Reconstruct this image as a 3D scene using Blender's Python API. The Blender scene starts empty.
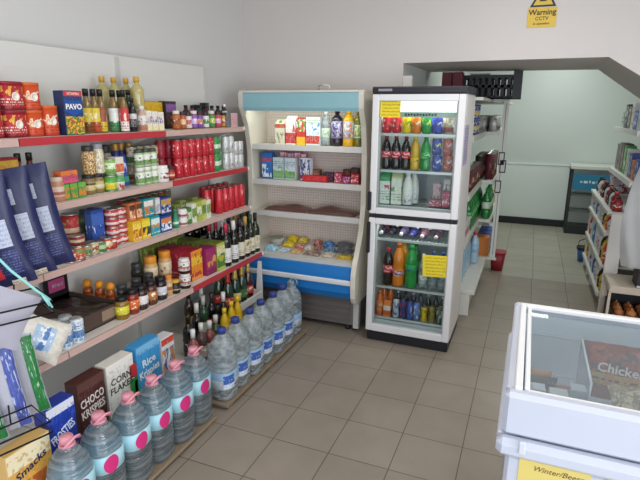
import bpy, math, random
from mathutils import Matrix, Vector
random.seed(7)
sc = bpy.context.scene
COL = sc.collection
PI = math.pi

# ------------------------------------------------------------------ camera
F, PITCH, YAW, ROLL, EYE = 511.6, .24931, .38608, .00752, 1.786
cp, sp, cy, sy = math.cos(PITCH), math.sin(PITCH), math.cos(YAW), math.sin(YAW)
FW = Vector((-sy*cp, cy*cp, -sp))
RT0 = Vector((cy, sy, 0)); UP0 = Vector((-sy*sp, cy*sp, cp))
RT = RT0*math.cos(ROLL) + UP0*math.sin(ROLL)
UP = -RT0*math.sin(ROLL) + UP0*math.cos(ROLL)
cam_d = bpy.data.cameras.new('camera'); cam = bpy.data.objects.new('camera', cam_d); COL.objects.link(cam)
cam_d.sensor_width = 36; cam_d.lens = F/640*36; cam_d.clip_start = .02
mw = Matrix((RT, UP, -FW)).transposed().to_4x4(); mw.translation = (0, 0, EYE)
cam.matrix_world = mw; sc.camera = cam

def _ray(px, py): return FW + RT*((px-320)/F) + UP*((240-py)/F)
def YL(px, X, Z):
    """how far along a shelf front (a line X, Z) the survey mark px lies"""
    lo, hi = .3, 9.
    def u(Y):
        v = Vector((X, Y, Z-EYE)); return 320 + F*v.dot(RT)/v.dot(FW)
    for _ in range(40):
        m = (lo+hi)/2
        if u(m) < px: lo = m
        else: hi = m
    return (lo+hi)/2
def XF(px, Y, Z):
    lo, hi = -3., 3.
    def u(X):
        v = Vector((X, Y, Z-EYE)); return 320 + F*v.dot(RT)/v.dot(FW)
    for _ in range(40):
        m = (lo+hi)/2
        if u(m) < px: lo = m
        else: hi = m
    return (lo+hi)/2

# ------------------------------------------------------------------ materials
def lin(h):
    h = h.lstrip('#'); o = []
    for i in (0, 2, 4):
        c = int(h[i:i+2], 16)/255
        o.append(c/12.92 if c <= .04045 else ((c+.055)/1.055)**2.4)
    return (*o, 1)
_mats = {}
def M(col, rough=.5, metal=0., trans=0., ior=1.45, emit=0., coat=0., bump=0., bscale=40., name=None):
    k = ('m', col, rough, metal, trans, ior, emit, coat, bump, bscale)
    if k in _mats: return _mats[k]
    m = bpy.data.materials.new(name or 'paint_'+col.strip('#')); m.use_nodes = True
    b = m.node_tree.nodes['Principled BSDF']; I = b.inputs
    I['Base Color'].default_value = lin(col); I['Roughness'].default_value = rough; I['Metallic'].default_value = metal
    I['Transmission Weight'].default_value = trans; I['IOR'].default_value = ior
    if coat: I['Coat Weight'].default_value = coat; I['Coat Roughness'].default_value = .08
    if emit: I['Emission Color'].default_value = lin(col); I['Emission Strength'].default_value = emit
    if bump:
        N = m.node_tree.nodes; L = m.node_tree.links
        tc = N.new('ShaderNodeTexCoord'); n = N.new('ShaderNodeTexNoise'); n.inputs['Scale'].default_value = bscale
        n.inputs['Detail'].default_value = 3
        L.new(tc.outputs['Object'], n.inputs['Vector'])
        bp = N.new('ShaderNodeBump'); bp.inputs['Strength'].default_value = bump; bp.inputs['Distance'].default_value = .01
        L.new(n.outputs['Fac'], bp.inputs['Height']); L.new(bp.outputs['Normal'], I['Normal'])
    _mats[k] = m
    return m

def PANE(tint='#eef4f2', refl=1.0, haze=0., hazecol='#ffffff'):
    """thin sheet of glass or clear film: see-through plus a fresnel reflection, optionally a frosted share"""
    k = ('pane', tint, refl, haze, hazecol)
    if k in _mats: return _mats[k]
    m = bpy.data.materials.new('clear_pane'); m.use_nodes = True; N = m.node_tree.nodes; L = m.node_tree.links
    N.clear(); out = N.new('ShaderNodeOutputMaterial')
    t = N.new('ShaderNodeBsdfTransparent'); t.inputs['Color'].default_value = lin(tint)
    g = N.new('ShaderNodeBsdfGlossy'); g.inputs['Roughness'].default_value = .03
    f = N.new('ShaderNodeFresnel'); f.inputs['IOR'].default_value = 1.5
    mu = N.new('ShaderNodeMath'); mu.operation = 'MULTIPLY'; mu.inputs[1].default_value = refl; mu.use_clamp = True
    ge = N.new('ShaderNodeNewGeometry'); fo = N.new('ShaderNodeMath'); fo.operation = 'SUBTRACT'; fo.inputs[0].default_value = 1.; L.new(ge.outputs['Backfacing'], fo.inputs[1])
    m0 = N.new('ShaderNodeMath'); m0.operation = 'MULTIPLY'; L.new(f.outputs[0], m0.inputs[0]); L.new(fo.outputs[0], m0.inputs[1]); L.new(m0.outputs[0], mu.inputs[0])
    mx = N.new('ShaderNodeMixShader'); L.new(mu.outputs[0], mx.inputs[0]); L.new(t.outputs[0], mx.inputs[1]); L.new(g.outputs[0], mx.inputs[2])
    last = mx
    if haze:
        d = N.new('ShaderNodeBsdfDiffuse'); d.inputs['Color'].default_value = lin(hazecol)
        m2 = N.new('ShaderNodeMixShader'); m2.inputs[0].default_value = haze
        L.new(mx.outputs[0], m2.inputs[1]); L.new(d.outputs[0], m2.inputs[2]); last = m2
    L.new(last.outputs[0], out.inputs['Surface'])
    _mats[k] = m
    return m

def PM(base, band=None, zb=(0, 0), art=None, za=(.2, .8), ts=.55, ns=4., txt=None, zt=(.1, .9), rough=.45, metal=0., seed=0., art2=None, lines=12, speck=True):
    """printed packaging: a base colour, a colour band, blotches of artwork and rows of small print, in the thing's own box coordinates"""
    k = ('p', base, band, zb, art, za, ts, ns, txt, zt, rough, metal, seed, art2, lines, speck)
    if k in _mats: return _mats[k]
    m = bpy.data.materials.new('print_'+base.strip('#')); m.use_nodes = True; N = m.node_tree.nodes; L = m.node_tree.links
    b = N['Principled BSDF']; b.inputs['Roughness'].default_value = rough; b.inputs['Metallic'].default_value = metal
    tc = N.new('ShaderNodeTexCoord'); sx = N.new('ShaderNodeSeparateXYZ'); L.new(tc.outputs['Generated'], sx.inputs[0])
    z = sx.outputs['Z']
    def mth(op, a, c):
        n = N.new('ShaderNodeMath'); n.operation = op
        for i, v in enumerate((a, c)):
            if v is None: continue
            if isinstance(v, (int, float)): n.inputs[i].default_value = v
            else: L.new(v, n.inputs[i])
        return n.outputs[0]
    def zone(r): return mth('MULTIPLY', mth('GREATER_THAN', z, r[0]), mth('LESS_THAN', z, r[1]))
    def mix(a, c, fac):
        n = N.new('ShaderNodeMix'); n.data_type = 'RGBA'
        L.new(fac, n.inputs[0])
        if isinstance(a, tuple): n.inputs[6].default_value = a
        else: L.new(a, n.inputs[6])
        n.inputs[7].default_value = c
        return n.outputs[2]
    col = lin(base)
    if band: col = mix(col, lin(band), zone(zb))
    def noise(scale, w):
        n = N.new('ShaderNodeTexNoise'); n.noise_dimensions = '4D'; n.inputs['Scale'].default_value = scale; n.inputs['W'].default_value = w
        n.inputs['Detail'].default_value = 1.5; L.new(tc.outputs['Generated'], n.inputs['Vector'])
        return n.outputs['Fac']
    if art: col = mix(col, lin(art), mth('MULTIPLY', mth('GREATER_THAN', noise(ns, seed), ts), zone(za)))
    if art2: col = mix(col, lin(art2), mth('MULTIPLY', mth('GREATER_THAN', noise(ns*1.4, seed+9.3), ts+.03), zone(za)))
    dt = lin(base); lum = sum(dt[:3])/3
    dt = tuple(min(1., c*1.9+.03) if lum < .25 else c*.62 for c in dt[:3])+(1,)
    dn = noise(13., seed+3.1)
    if speck: col = mix(col, dt, mth('MULTIPLY', mth('MULTIPLY', mth('GREATER_THAN', dn, .57), .55), zone((.07, .93))))
    if txt:
        fl = mth('FLOOR', mth('MULTIPLY', z, lines), None); fr = mth('FRACT', mth('MULTIPLY', z, lines), None)
        cx = N.new('ShaderNodeCombineXYZ')
        L.new(mth('MULTIPLY', sx.outputs['X'], 22.), cx.inputs[0]); L.new(mth('MULTIPLY', sx.outputs['Y'], 22.), cx.inputs[1]); L.new(mth('MULTIPLY', fl, 7.3), cx.inputs[2])
        n = N.new('ShaderNodeTexNoise'); n.inputs['Scale'].default_value = 1.; n.inputs['Detail'].default_value = 0; L.new(cx.outputs[0], n.inputs['Vector'])
        fac = mth('MULTIPLY', mth('MULTIPLY', mth('GREATER_THAN', n.outputs['Fac'], .5), mth('GREATER_THAN', fr, .5)), zone(zt))
        col = mix(col, lin(txt), fac)
    if isinstance(col, tuple): b.inputs['Base Color'].default_value = col
    else: L.new(col, b.inputs['Base Color'])
    _mats[k] = m
    return m

# ------------------------------------------------------------------ geometry
class G:
    def __init__(s): s.v = []; s.f = []; s.s = []
    def add(s, vs, fs, smooth=False, mat=None):
        o = len(s.v)
        s.v += [tuple(mat @ Vector(p)) for p in vs] if mat else [tuple(p) for p in vs]
        for f in fs: s.f.append(tuple(o+i for i in f)); s.s.append(smooth)
        return s
    def box(s, x0, y0, z0, x1, y1, z1, b=0., mat=None):
        lo = (min(x0, x1), min(y0, y1), min(z0, z1)); hi = (max(x0, x1), max(y0, y1), max(z0, z1))
        b = min(b, *( (hi[i]-lo[i])*.45 for i in range(3)))
        if b <= 0:
            vs = [(lo[0] if not i & 1 else hi[0], lo[1] if not i & 2 else hi[1], lo[2] if not i & 4 else hi[2]) for i in range(8)]
            return s.add(vs, [(0, 2, 3, 1), (4, 5, 7, 6), (0, 1, 5, 4), (2, 6, 7, 3), (0, 4, 6, 2), (1, 3, 7, 5)], False, mat)
        vs = []; idx = {}
        for c in range(8):
            sg = [(c >> i) & 1 for i in range(3)]
            for a in range(3):
                p = [ (hi[i] if sg[i] else lo[i]) if i == a else ((hi[i]-b) if sg[i] else (lo[i]+b)) for i in range(3)]
                idx[c, a] = len(vs); vs.append(p)
        fs = []
        for a in range(3):
            u, w = (a+1) % 3, (a+2) % 3
            for sgn in (0, 1):
                q = [(sgn << a) | (i << u) | (j << w) for i, j in ((0, 0), (1, 0), (1, 1), (0, 1))]
                if not sgn: q = q[::-1]
                fs.append(tuple(idx[c, a] for c in q))
            for i in (0, 1):
                for j in (0, 1):
                    c0 = (i << u) | (j << w); c1 = c0 | (1 << a)
                    q = (idx[c0, u], idx[c1, u], idx[c1, w], idx[c0, w])
                    fs.append(q if i != j else q[::-1])
        for c in range(8):
            t = (idx[c, 0], idx[c, 1], idx[c, 2]); n = bin(c).count('1')
            fs.append(t if n % 2 else t[::-1])
        return s.add(vs, fs, False, mat)
    def lathe(s, prof, seg=14, c=(0, 0, 0), n=2., rot=0., a0=0., a1=2*PI, smooth=True, mat=None, sx=1., sy=1.):
        full = abs(a1-a0-2*PI) < 1e-6; cnt = seg if full else seg+1
        vs = []; rings = []
        for r, z in prof:
            if r < 1e-6: rings.append([len(vs)]); vs.append((c[0], c[1], c[2]+z)); continue
            R = []
            for i in range(cnt):
                t = a0+(a1-a0)*i/seg
                k = 1. if n == 2 else (abs(math.cos(t))**n+abs(math.sin(t))**n)**(-1/n)
                R.append(len(vs)); vs.append((c[0]+r*k*math.cos(t+rot)*sx, c[1]+r*k*math.sin(t+rot)*sy, c[2]+z))
            rings.append(R)
        fs = []
        for A, B in zip(rings, rings[1:]):
            for i in range(seg):
                j = (i+1) % cnt if full else i+1
                if len(A) == 1 and len(B) == 1: continue
                if len(A) == 1: fs.append((A[0], B[j], B[i]))
                elif len(B) == 1: fs.append((A[i], A[j], B[0]))
                else: fs.append((A[i], A[j], B[j], B[i]))
        if full:
            if len(rings[0]) > 1: fs.append(tuple(rings[0][::-1]))
            if len(rings[-1]) > 1: fs.append(tuple(rings[-1]))
        return s.add(vs, fs, smooth, mat)
    def tube(s, pts, r, seg=6, closed=False, mat=None):
        P = [Vector(p) for p in pts]; n = len(P); vs = []; fs = []
        up = Vector((0, 0, 1))
        for i, p in enumerate(P):
            a = P[i-1] if (i or closed) else p; b = P[(i+1) % n] if (i < n-1 or closed) else p
            d = (b-a).normalized()
            x = d.cross(up if abs(d.z) < .95 else Vector((1, 0, 0))).normalized(); y = x.cross(d)
            for j in range(seg):
                t = 2*PI*j/seg; vs.append(p+x*(r*math.cos(t))+y*(r*math.sin(t)))
        for i in range(n if closed else n-1):
            k = (i+1) % n
            for j in range(seg):
                l = (j+1) % seg
                fs.append((i*seg+j, i*seg+l, k*seg+l, k*seg+j))
        if not closed: fs += [tuple(range(seg))[::-1], tuple(range((n-1)*seg, n*seg))]
        return s.add(vs, fs, True, mat)
    def prism(s, poly, axis, a, b, mat=None):
        """poly: points in the two other axes (in x,y,z order), extruded along axis from a to b"""
        n = len(poly); vs = []
        for t in (a, b):
            for p in poly:
                q = list(p); q.insert(axis, t); vs.append(q)
        fs = [tuple(range(n))[::-1], tuple(range(n, 2*n))] + [(i, (i+1) % n, n+(i+1) % n, n+i) for i in range(n)]
        return s.add(vs, fs, False, mat)
    def grid(s, fn, nu, nv, smooth=True, mat=None, flip=False):
        vs = [fn(i/nu, j/nv) for j in range(nv+1) for i in range(nu+1)]
        fs = []
        for j in range(nv):
            for i in range(nu):
                a = j*(nu+1)+i; q = (a, a+1, a+nu+2, a+nu+1); fs.append(q[::-1] if flip else q)
        return s.add(vs, fs, smooth, mat)

_meshes = {}
def mesh(name, g, mat, key=None):
    if key is not None:
        k = (key, mat.name)
        if k in _meshes: return _meshes[k]
    if callable(g): g = g()
    me = bpy.data.meshes.new(name); me.from_pydata(g.v, [], g.f)
    me.polygons.foreach_set('use_smooth', g.s)
    me.materials.append(mat); me.validate(); me.update()
    if key is not None: _meshes[k] = me
    return me
def obj(name, g, mat, parent=None, key=None, loc=None, rot=None):
    o = bpy.data.objects.new(name, mesh(name, g, mat, key)); COL.objects.link(o)
    if parent is not None: o.parent = parent
    if loc is not None: o.location = loc
    if rot is not None: o.rotation_euler = rot
    return o
def thing(name, label, cat, loc=(0, 0, 0), rz=0., group=None, tilt=None):
    o = bpy.data.objects.new(name, None); COL.objects.link(o); o.empty_display_size = .02
    if loc[2] > .03: loc = (loc[0], loc[1], loc[2]+.0007)
    o.location = loc; o.rotation_euler = tilt if tilt else (0, 0, rz); o['label'] = label; o['category'] = cat
    if group: o['group'] = group
    return o
def tag(o, label, cat, group=None):
    o['label'] = label; o['category'] = cat
    if group: o['group'] = group
    return o
def struct(name, g, mat):
    o = obj(name, g, mat); o['kind'] = 'structure'; return o

_txt = {}
def text(name, s, size, mat, parent, at=(0, 0, 0), shear=0., width=None, bold=0., roll=0.):
    """raised lettering on a +X facing front, centred at `at`"""
    k = (s, size, mat.name, shear, width, bold)
    if k not in _txt:
        cu = bpy.data.curves.new('lettering', 'FONT'); cu.body = s; cu.size = size; cu.extrude = .0004; cu.align_x = 'CENTER'; cu.align_y = 'CENTER'
        cu.shear = shear; cu.offset = bold; cu.resolution_u = 2
        t = bpy.data.objects.new('tmp', cu); COL.objects.link(t)
        dg = bpy.context.evaluated_depsgraph_get(); dg.update()
        me = bpy.data.meshes.new_from_object(t.evaluated_get(dg)); bpy.data.objects.remove(t)
        if width and me.vertices:
            xs = [v.co.x for v in me.vertices]; f = min(1., width/max(1e-6, max(xs)-min(xs)))
            for v in me.vertices: v.co.x *= f
        for v in me.vertices: v.co = Vector((v.co.z, v.co.x, v.co.y))
        me.materials.clear(); me.materials.append(mat); _txt[k] = me
    o = bpy.data.objects.new(name, _txt[k]); COL.objects.link(o); o.parent = parent; o.location = at
    if roll: o.rotation_euler = (roll, 0, 0)
    return o
def scribble(name, parent, at, w, h, rows, mat, seed=1, r=.0012):
    """rows of illegible handwriting on a +X facing sheet"""
    rnd = random.Random(seed); g = G()
    for i in range(rows):
        z = h*(.5-(i+.7)/(rows+.4)); y = -w*.45+rnd.random()*w*.12; end = w*(.2+.25*rnd.random())
        while y < end:
            L = w*(.12+.14*rnd.random()); pts = []
            n = 8
            for q in range(n+1):
                pts.append((0, min(y+L*q/n, w*.47), z+(h/rows)*.26*(1 if q % 2 else -1)*(.4+.6*rnd.random())))
            g.tube(pts, r, 4); y += L+w*.05
    return obj(name, g, mat, parent, loc=at)

ORD = 'first second third fourth fifth sixth seventh eighth ninth tenth eleventh twelfth thirteenth fourteenth fifteenth sixteenth'.split()
def settle(t, zmin):
    """let a tilted thing rest with its lowest point at zmin"""
    bpy.context.view_layer.update()
    lo = min((c.matrix_world @ v.co).z for c in t.children_recursive if c.type == 'MESH' for v in c.data.vertices)
    t.location.z += zmin-lo
    return t
CHROME = M('#c9c9c6', .22, 1.); STEEL = M('#9a9a98', .38, 1.); WHITE = M('#e9e9e6', .45); BLACK = M('#16161a', .4); DARK = M('#2b2a2c', .5)
TINLID = M('#c4c2ba', .3, 1.)
FACE_Y = -PI/2      # turns a +X front towards the shop entrance
# ------------------------------------------------------------------ product kinds (front +X, base z = 0)
def can(loc, rz, label, group, body, r=.0315, h=.12, name='drinks_can', cat='drinks can'):
    t = thing(name, label, cat, loc, rz, group)
    obj('can_body', lambda: G().lathe([(r*.8, 0), (r*.84, .004), (r, .012), (r, h-.014), (r*.86, h-.004), (r*.86, h-.002)], 14), body, t, key=('can', r, h))
    obj('can_lid', lambda: G().lathe([(r*.87, h-.002), (r*.87, h), (r*.8, h), (r*.78, h-.003), (0, h-.003)], 14).box(-.004, -.003, h-.003, .010, .003, h-.0005), TINLID, t, key=('canlid', r, h))
    return t
def tin(loc, rz, label, group, body, r=.036, h=.105, name='food_tin', cat='food tin', lid=TINLID):
    t = thing(name, label, cat, loc, rz, group)
    obj('paper_label', lambda: G().lathe([(r*.985, .004), (r*.985, h-.004)], 14), body, t, key=('tin', r, h))
    obj('tin_rim', lambda: G().lathe([(0, .002), (r*.95, .002), (r, 0), (r, .004), (r*.96, .006), (r*.96, h-.006), (r, h-.004), (r, h), (r*.93, h), (r*.92, h-.003), (0, h-.003)], 14), lid, t, key=('tinrim', r, h))
    return t
PROF = {
 'wine': [(0, .004), (.9, 0), (1, .015), (1, .56), (.95, .62), (.75, .68), (.48, .73), (.38, .78), (.36, .97), (.4, .975), (.4, 1.), (0, 1.)],
 'spark': [(0, .004), (.9, 0), (1, .02), (1, .42), (.9, .52), (.62, .65), (.42, .76), (.36, .84), (.38, .97), (.42, .975), (.42, 1.), (0, 1.)],
 'soda': [(0, .02), (.7, 0), (.95, .02), (1, .06), (1, .24), (.92, .30), (.96, .34), (.96, .54), (1, .58), (.97, .66), (.75, .78), (.45, .87), (.36, .9), (.36, .93), (0, .93)],
 'oil': [(0, .005), (.93, 0), (1, .02), (1, .1), (.96, .12), (1, .14), (1, .36), (.96, .38), (1, .40), (.96, .47), (1, .52), (.98, .66), (.72, .78), (.42, .85), (.38, .9), (0, .9)],
 'sauce': [(0, .005), (.93, 0), (1, .02), (1, .55), (.9, .64), (.6, .74), (.48, .8), (.46, .88), (0, .88)],
 'milk': [(0, .01), (.9, 0), (1, .03), (1, .5), (.85, .68), (.6, .8), (.42, .88), (.42, .92), (0, .92)],
 'tall': [(0, .005), (.93, 0), (1, .015), (1, .2), (.96, .22), (.96, .42), (1, .44), (1, .72), (.93, .78), (.5, .85), (.34, .88), (.34, .92), (0, .92)],
 'ball': [(0, .005), (.93, 0), (1, .02), (1, .6), (.85, .68), (.55, .72), (.5, .76), (0, .76)],
 'square': [(0, .01), (.92, 0), (1, .02), (1, .62), (.85, .72), (.5, .82), (.4, .86), (.4, .9), (0, .9)],
}
CAPZ = {'wine': (.79, 1.004, .42), 'spark': (.7, 1.004, .56), 'soda': (.91, 1., .42), 'oil': (.88, 1., .5), 'sauce': (.84, 1., .56), 'milk': (.9, 1., .5), 'square': (.88, 1., .5), 'tall': (.9, 1., .44), 'ball': (.72, 1., .6)}
def bottle(loc, rz, label, group, kind, r, h, body, cap, lab=None, lz=(.14, .45), name='glass_bottle', cat='bottle', n=2., wrap=2*PI):
    t = thing(name, label, cat, loc, rz, group)
    obj('bottle_body', lambda: G().lathe([(a*r, b*h) for a, b in PROF[kind]], 14, n=n), body, t, key=('bot', kind, r, h, n))
    z0, z1, cr = CAPZ[kind]
    if kind in ('wine', 'spark'):
        pr = [(r*cr, h*z0), (r*(cr if kind == 'wine' else .46), h*(z0+z1)/2), (r*.43, h*z1), (0, h*z1)]
        if kind == 'spark': pr = [(r*.57, h*.7), (r*.47, h*.77), (r*.42, h*.86), (r*.44, h*1.006), (0, h*1.006)]
        obj('capsule', lambda: G().lathe(pr, 12), cap, t, key=('cap', kind, r, h))
    else:
        obj('bottle_cap', lambda: G().lathe([(r*cr, h*z0), (r*cr, h*z1-.002), (r*cr*.9, h*z1), (0, h*z1)] if kind != 'ball' else [(r*.5, h*.73), (r*.8, h*.77), (r*.92, h*.85), (r*.75, h*.94), (r*.35, h*.99), (0, h)], 12), cap, t, key=('cap', kind, r, h))
    if lab:
        rr = r*1.012 if kind != 'soda' else r*.985
        a = -wrap/2
        obj('bottle_label', lambda: G().lathe([(rr, lz[0]*h), (rr, lz[1]*h)], 14, a0=a, a1=-a, n=n) if wrap < 6 else G().lathe([(rr*.97, lz[0]*h), (rr, lz[0]*h+.001), (rr, lz[1]*h-.001), (rr*.97, lz[1]*h)], 14, n=n), lab, t, key=('lab', kind, r, h, lz, wrap, n))
    return t
def jar(loc, rz, label, group, body, lid, lab=None, r=.036, h=.12, name='food_jar', cat='jar', lz=(.2, .62)):
    t = thing(name, label, cat, loc, rz, group)
    obj('jar_body', lambda: G().lathe([(0, .002), (r*.9, 0), (r, .006), (r, h*.7), (r*.93, h*.78), (r*.8, h*.82), (r*.8, h*.86), (0, h*.86)], 14), body, t, key=('jar', r, h))
    obj('jar_lid', lambda: G().lathe([(r*.86, h*.82), (r*.88, h*.83), (r*.88, h-.003), (r*.84, h), (0, h)], 14), lid, t, key=('jarlid', r, h))
    if lab: obj('jar_label', lambda: G().lathe([(r*.98, h*lz[0]), (r*1.015, h*lz[0]+.001), (r*1.015, h*lz[1]-.001), (r*.98, h*lz[1])], 14), lab, t, key=('jarlab', r, h, lz))
    return t
def pack(loc, rz, label, group, w, h, d, body, front=None, words=None, wmat=None, wsize=.03, wz=.6, shear=0., name='carton_box', cat='box', bev=.0015, tilt=None, roll=0., ww=None):
    """a carton: the front face lies at x = d/2"""
    t = thing(name, label, cat, loc, rz, group, tilt)
    obj('carton', lambda: G().box(-d/2, -w/2, 0, d/2, w/2, h, bev), body, t, key=('pk', w, h, d, bev))
    fp = None
    if front: fp = obj('front_panel', lambda: G().box(d/2, -w*.485, h*.012, d/2+.0008, w*.485, h*.988), front, t, key=('pkf', w, h, d))
    ww = ww or w*.86
    if words:
        L = words.split('\n')
        for i, s in enumerate(L):
            text('lettering', s, wsize, wmat or WHITE, fp or t, (d/2+.0012, 0, h*wz-(i-(len(L)-1)/2)*wsize*.95), shear, roll=roll, bold=wsize*.02, width=ww)
    return t
def milk_carton(loc, rz, label, group, body, cap=None, w=.07, h=.24, name='drink_carton', cat='carton'):
    t = thing(name, label, cat, loc, rz, group); k = h-.035
    def g():
        q = G().box(-w/2, -w/2, 0, w/2, w/2, k)
        return q.prism([(-w/2, k), (w/2, k), (.004, h-.008), (.004, h), (-.004, h), (-.004, h-.008)], 1, -w/2, w/2)
    obj('carton', g, body, t, key=('mc', w, h))
    if cap: obj('screw_cap', lambda: G().lathe([(.013, 0), (.013, .014), (0, .014)], 10, mat=Matrix.Translation((w*.22, 0, h-.028)) @ Matrix.Rotation(.75, 4, 'Y')), cap, t, key=('mcc', w, h))
    return t
def pouch_fn(w, h, d, sgn):
    def fn(u, v):
        e = max(0., math.sin(PI*v))**.45*max(0., math.sin(PI*u))**.5
        y = (u-.5)*w*(1-.10*math.sin(PI*v)); z = v*h
        cr = .06*d*math.sin(u*23)*(1 if v < .12 or v > .88 else .3)
        return (sgn*d/2*e+cr, y, z)
    return fn
def pouch(loc, rz, label, group, w, h, d, body, patches=(), name='snack_bag', cat='bag', tilt=None, words=None, wmat=None, wsize=.03, wz=.6, roll=0.):
    """a sealed film bag, crimped top and bottom; patches = (u0,u1,v0,v1,material,name) follow its bulge"""
    t = thing(name, label, cat, loc, rz, group, tilt)
    def g():
        q = G(); q.grid(pouch_fn(w, h, d, 1), 10, 14); q.grid(pouch_fn(w, h, d, -1), 10, 14, flip=True); return q
    b = obj('film', g, body, t, key=('pouch', w, h, d))
    for (u0, u1, v0, v1, m, nm) in patches:
        f = pouch_fn(w, h, d, 1)
        def pf(u, v):
            x, y, z = f(u0+(u1-u0)*u, v0+(v1-v0)*v); return (x+.0025, y, z)
        obj(nm, lambda: G().grid(pf, 8, 8), m, t, key=('pp', w, h, d, u0, u1, v0, v1))
    if words: text('lettering', words, wsize, wmat or WHITE, t, (d/2+.004, 0, h*wz), roll=roll, bold=wsize*.02)
    return t

WATER = None
def jug(loc, rz, label, group, r, h, body, capm, labm, disc=None, handle=None, patch=None, l0=.43, l1=.62):
    t = thing('water_jug', label, 'water jug', loc, rz, group)
    def g():
        p = [(0, .012), (r*.5, .004), (r*.86, 0), (r*.96, .012)]
        z = .03
        while z < h*.40:
            p += [(r, z), (r*.965, z+.010)]; z += .02
        p += [(r*.985, h*.42), (r*.985, h*.63), (r, h*.65), (r*.97, h*.68), (r*.86, h*.76), (r*.62, h*.84), (r*.38, h*.895), (r*.28, h*.915), (r*.27, h*.95), (0, h*.95)]
        return G().lathe(p, 24, n=2.8)
    obj('jug_body', g, body, t, key=('jug', r, h))
    obj('screw_cap', lambda: G().lathe([(r*.34, h*.925), (r*.34, h*.985), (r*.31, h), (0, h)], 14), capm, t, key=('jugcap', r, h))
    l = obj('jug_label', lambda: G().lathe([(r*.98, h*l0), (r*1.008, h*l0+.001), (r*1.008, h*l1-.001), (r*.98, h*l1)], 24, n=2.8), labm, t, key=('juglab', r, h, l0))
    rr = r*1.02
    def curved(th0, dth, z0, z1, rnd):
        def fn(u, v):
            a, b = 2*u-1, 2*v-1
            if rnd: a, b = a*math.sqrt(1-b*b/2), b*math.sqrt(1-a*a/2)
            q = th0+dth*a; k = (abs(math.cos(q))**2.8+abs(math.sin(q))**2.8)**(-1/2.8)
            return (rr*k*math.cos(q), rr*k*math.sin(q), (z0+z1)/2+(z1-z0)/2*b)
        return G().grid(fn, 10, 10)
    if disc: obj('round_badge', lambda: curved(-.25, .42, h*(l0-.005), h*(l1-.005), True), disc, l, key=('jd', r, h))
    if patch: obj('printed_patch', lambda: curved(-.5, .45, h*(l0+.02), h*(l1-.03), False), patch, l, key=('jp', r, h))
    if handle:
        def hg():
            pts = [(r*.3*math.cos(a), r*.3*math.sin(a), h*.925) for a in (2.6, 3.14, 3.7)]
            pts = [(.0, -r*.34, h*.93), (.03, -r*.55, h*.95), (.045, -r*.3, h*1.0), (.05, 0, h*1.02), (.045, r*.3, h*1.0), (.03, r*.55, h*.95), (0, r*.34, h*.93)]
            return G().tube(pts, .005, 6).lathe([(r*.34, h*.905), (r*.4, h*.91), (r*.4, h*.925), (r*.34, h*.93)], 14)
        obj('carry_handle', hg, handle, t, key=('jh', r, h))
    return t
# ------------------------------------------------------------------ the setting
def tiles(name, ox, oy, c1='#958b7e', c2='#8f8578'):
    m = bpy.data.materials.new(name); m.use_nodes = True; N = m.node_tree.nodes; L = m.node_tree.links; b = N['Principled BSDF']
    tc = N.new('ShaderNodeTexCoord'); mp = N.new('ShaderNodeMapping'); mp.inputs['Location'].default_value = (-ox, -oy, 0)
    L.new(tc.outputs['Object'], mp.inputs['Vector'])
    br = N.new('ShaderNodeTexBrick'); br.offset = 0; br.squash = 1
    for k, v in (('Scale', 1.), ('Mortar Size', .0028), ('Mortar Smooth', .15), ('Brick Width', .33), ('Row Height', .33), ('Bias', 0.)): br.inputs[k].default_value = v
    br.inputs['Color1'].default_value = lin(c1); br.inputs['Color2'].default_value = lin(c2); br.inputs['Mortar'].default_value = lin('#5a5148')
    L.new(mp.outputs[0], br.inputs['Vector'])
    no = N.new('ShaderNodeTexNoise'); no.inputs['Scale'].default_value = 5.; no.inputs['Detail'].default_value = 6; L.new(tc.outputs['Object'], no.inputs['Vector'])
    rp = N.new('ShaderNodeMapRange'); rp.inputs['From Min'].default_value = .3; rp.inputs['From Max'].default_value = .7; rp.inputs['To Min'].default_value = .93; rp.inputs['To Max'].default_value = 1.05
    L.new(no.outputs['Fac'], rp.inputs['Value'])
    mx = N.new('ShaderNodeMix'); mx.data_type = 'RGBA'; mx.blend_type = 'MULTIPLY'; mx.inputs[0].default_value = 1
    L.new(br.outputs['Color'], mx.inputs[6]); L.new(rp.outputs[0], mx.inputs[7]); L.new(mx.outputs[2], b.inputs['Base Color'])
    b.inputs['Roughness'].default_value = .38
    bp = N.new('ShaderNodeBump'); bp.inputs['Strength'].default_value = .4; bp.inputs['Distance'].default_value = .002; bp.invert = True
    L.new(br.outputs['Fac'], bp.inputs['Height']); L.new(bp.outputs[0], b.inputs['Normal'])
    return m
WALL = M('#d3d3d1', .75, bump=.06, bscale=9, name='wall_paint')
WALLB = M('#cfcac6', .75, bump=.06, bscale=9, name='wall_paint_end')
WALLF = M('#d0d6d2', .7, name='wall_paint_back_room')
struct('floor', G().box(-2.7, -2.2, -.1, 3.3, 5.85, 0), tiles('floor_tiles', -1.507, 2.223))
struct('floor.001', G().box(-2.7, 5.85, -.1, 3.3, 9.1, 0), tiles('back_room_tiles', -.175, 5.85, '#a8a395', '#a29d8e'))
struct('wall_left', G().box(-2.61, -2.2, 0, -2.51, 4.5, 2.9), WALL)
struct('wall_right', G().box(3.1, -2.2, 0, 3.2, 4.3, 2.9), WALLB)
struct('ceiling', G().box(-2.61, -2.2, 2.9, 3.2, 9.1, 3.0), M('#e4e2de', .8))
struct('wall_back', G().box(-2.51, 4.3, 0, -1.03, 4.45, 2.9), WALLB)
fr = [(-1.03, 2.9), (-1.03, 2.157), (.44, 2.162), (.66, 2.025), (1.25, 1.66), (1.25, 0), (3.1, 0), (3.1, 2.9)]
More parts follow.
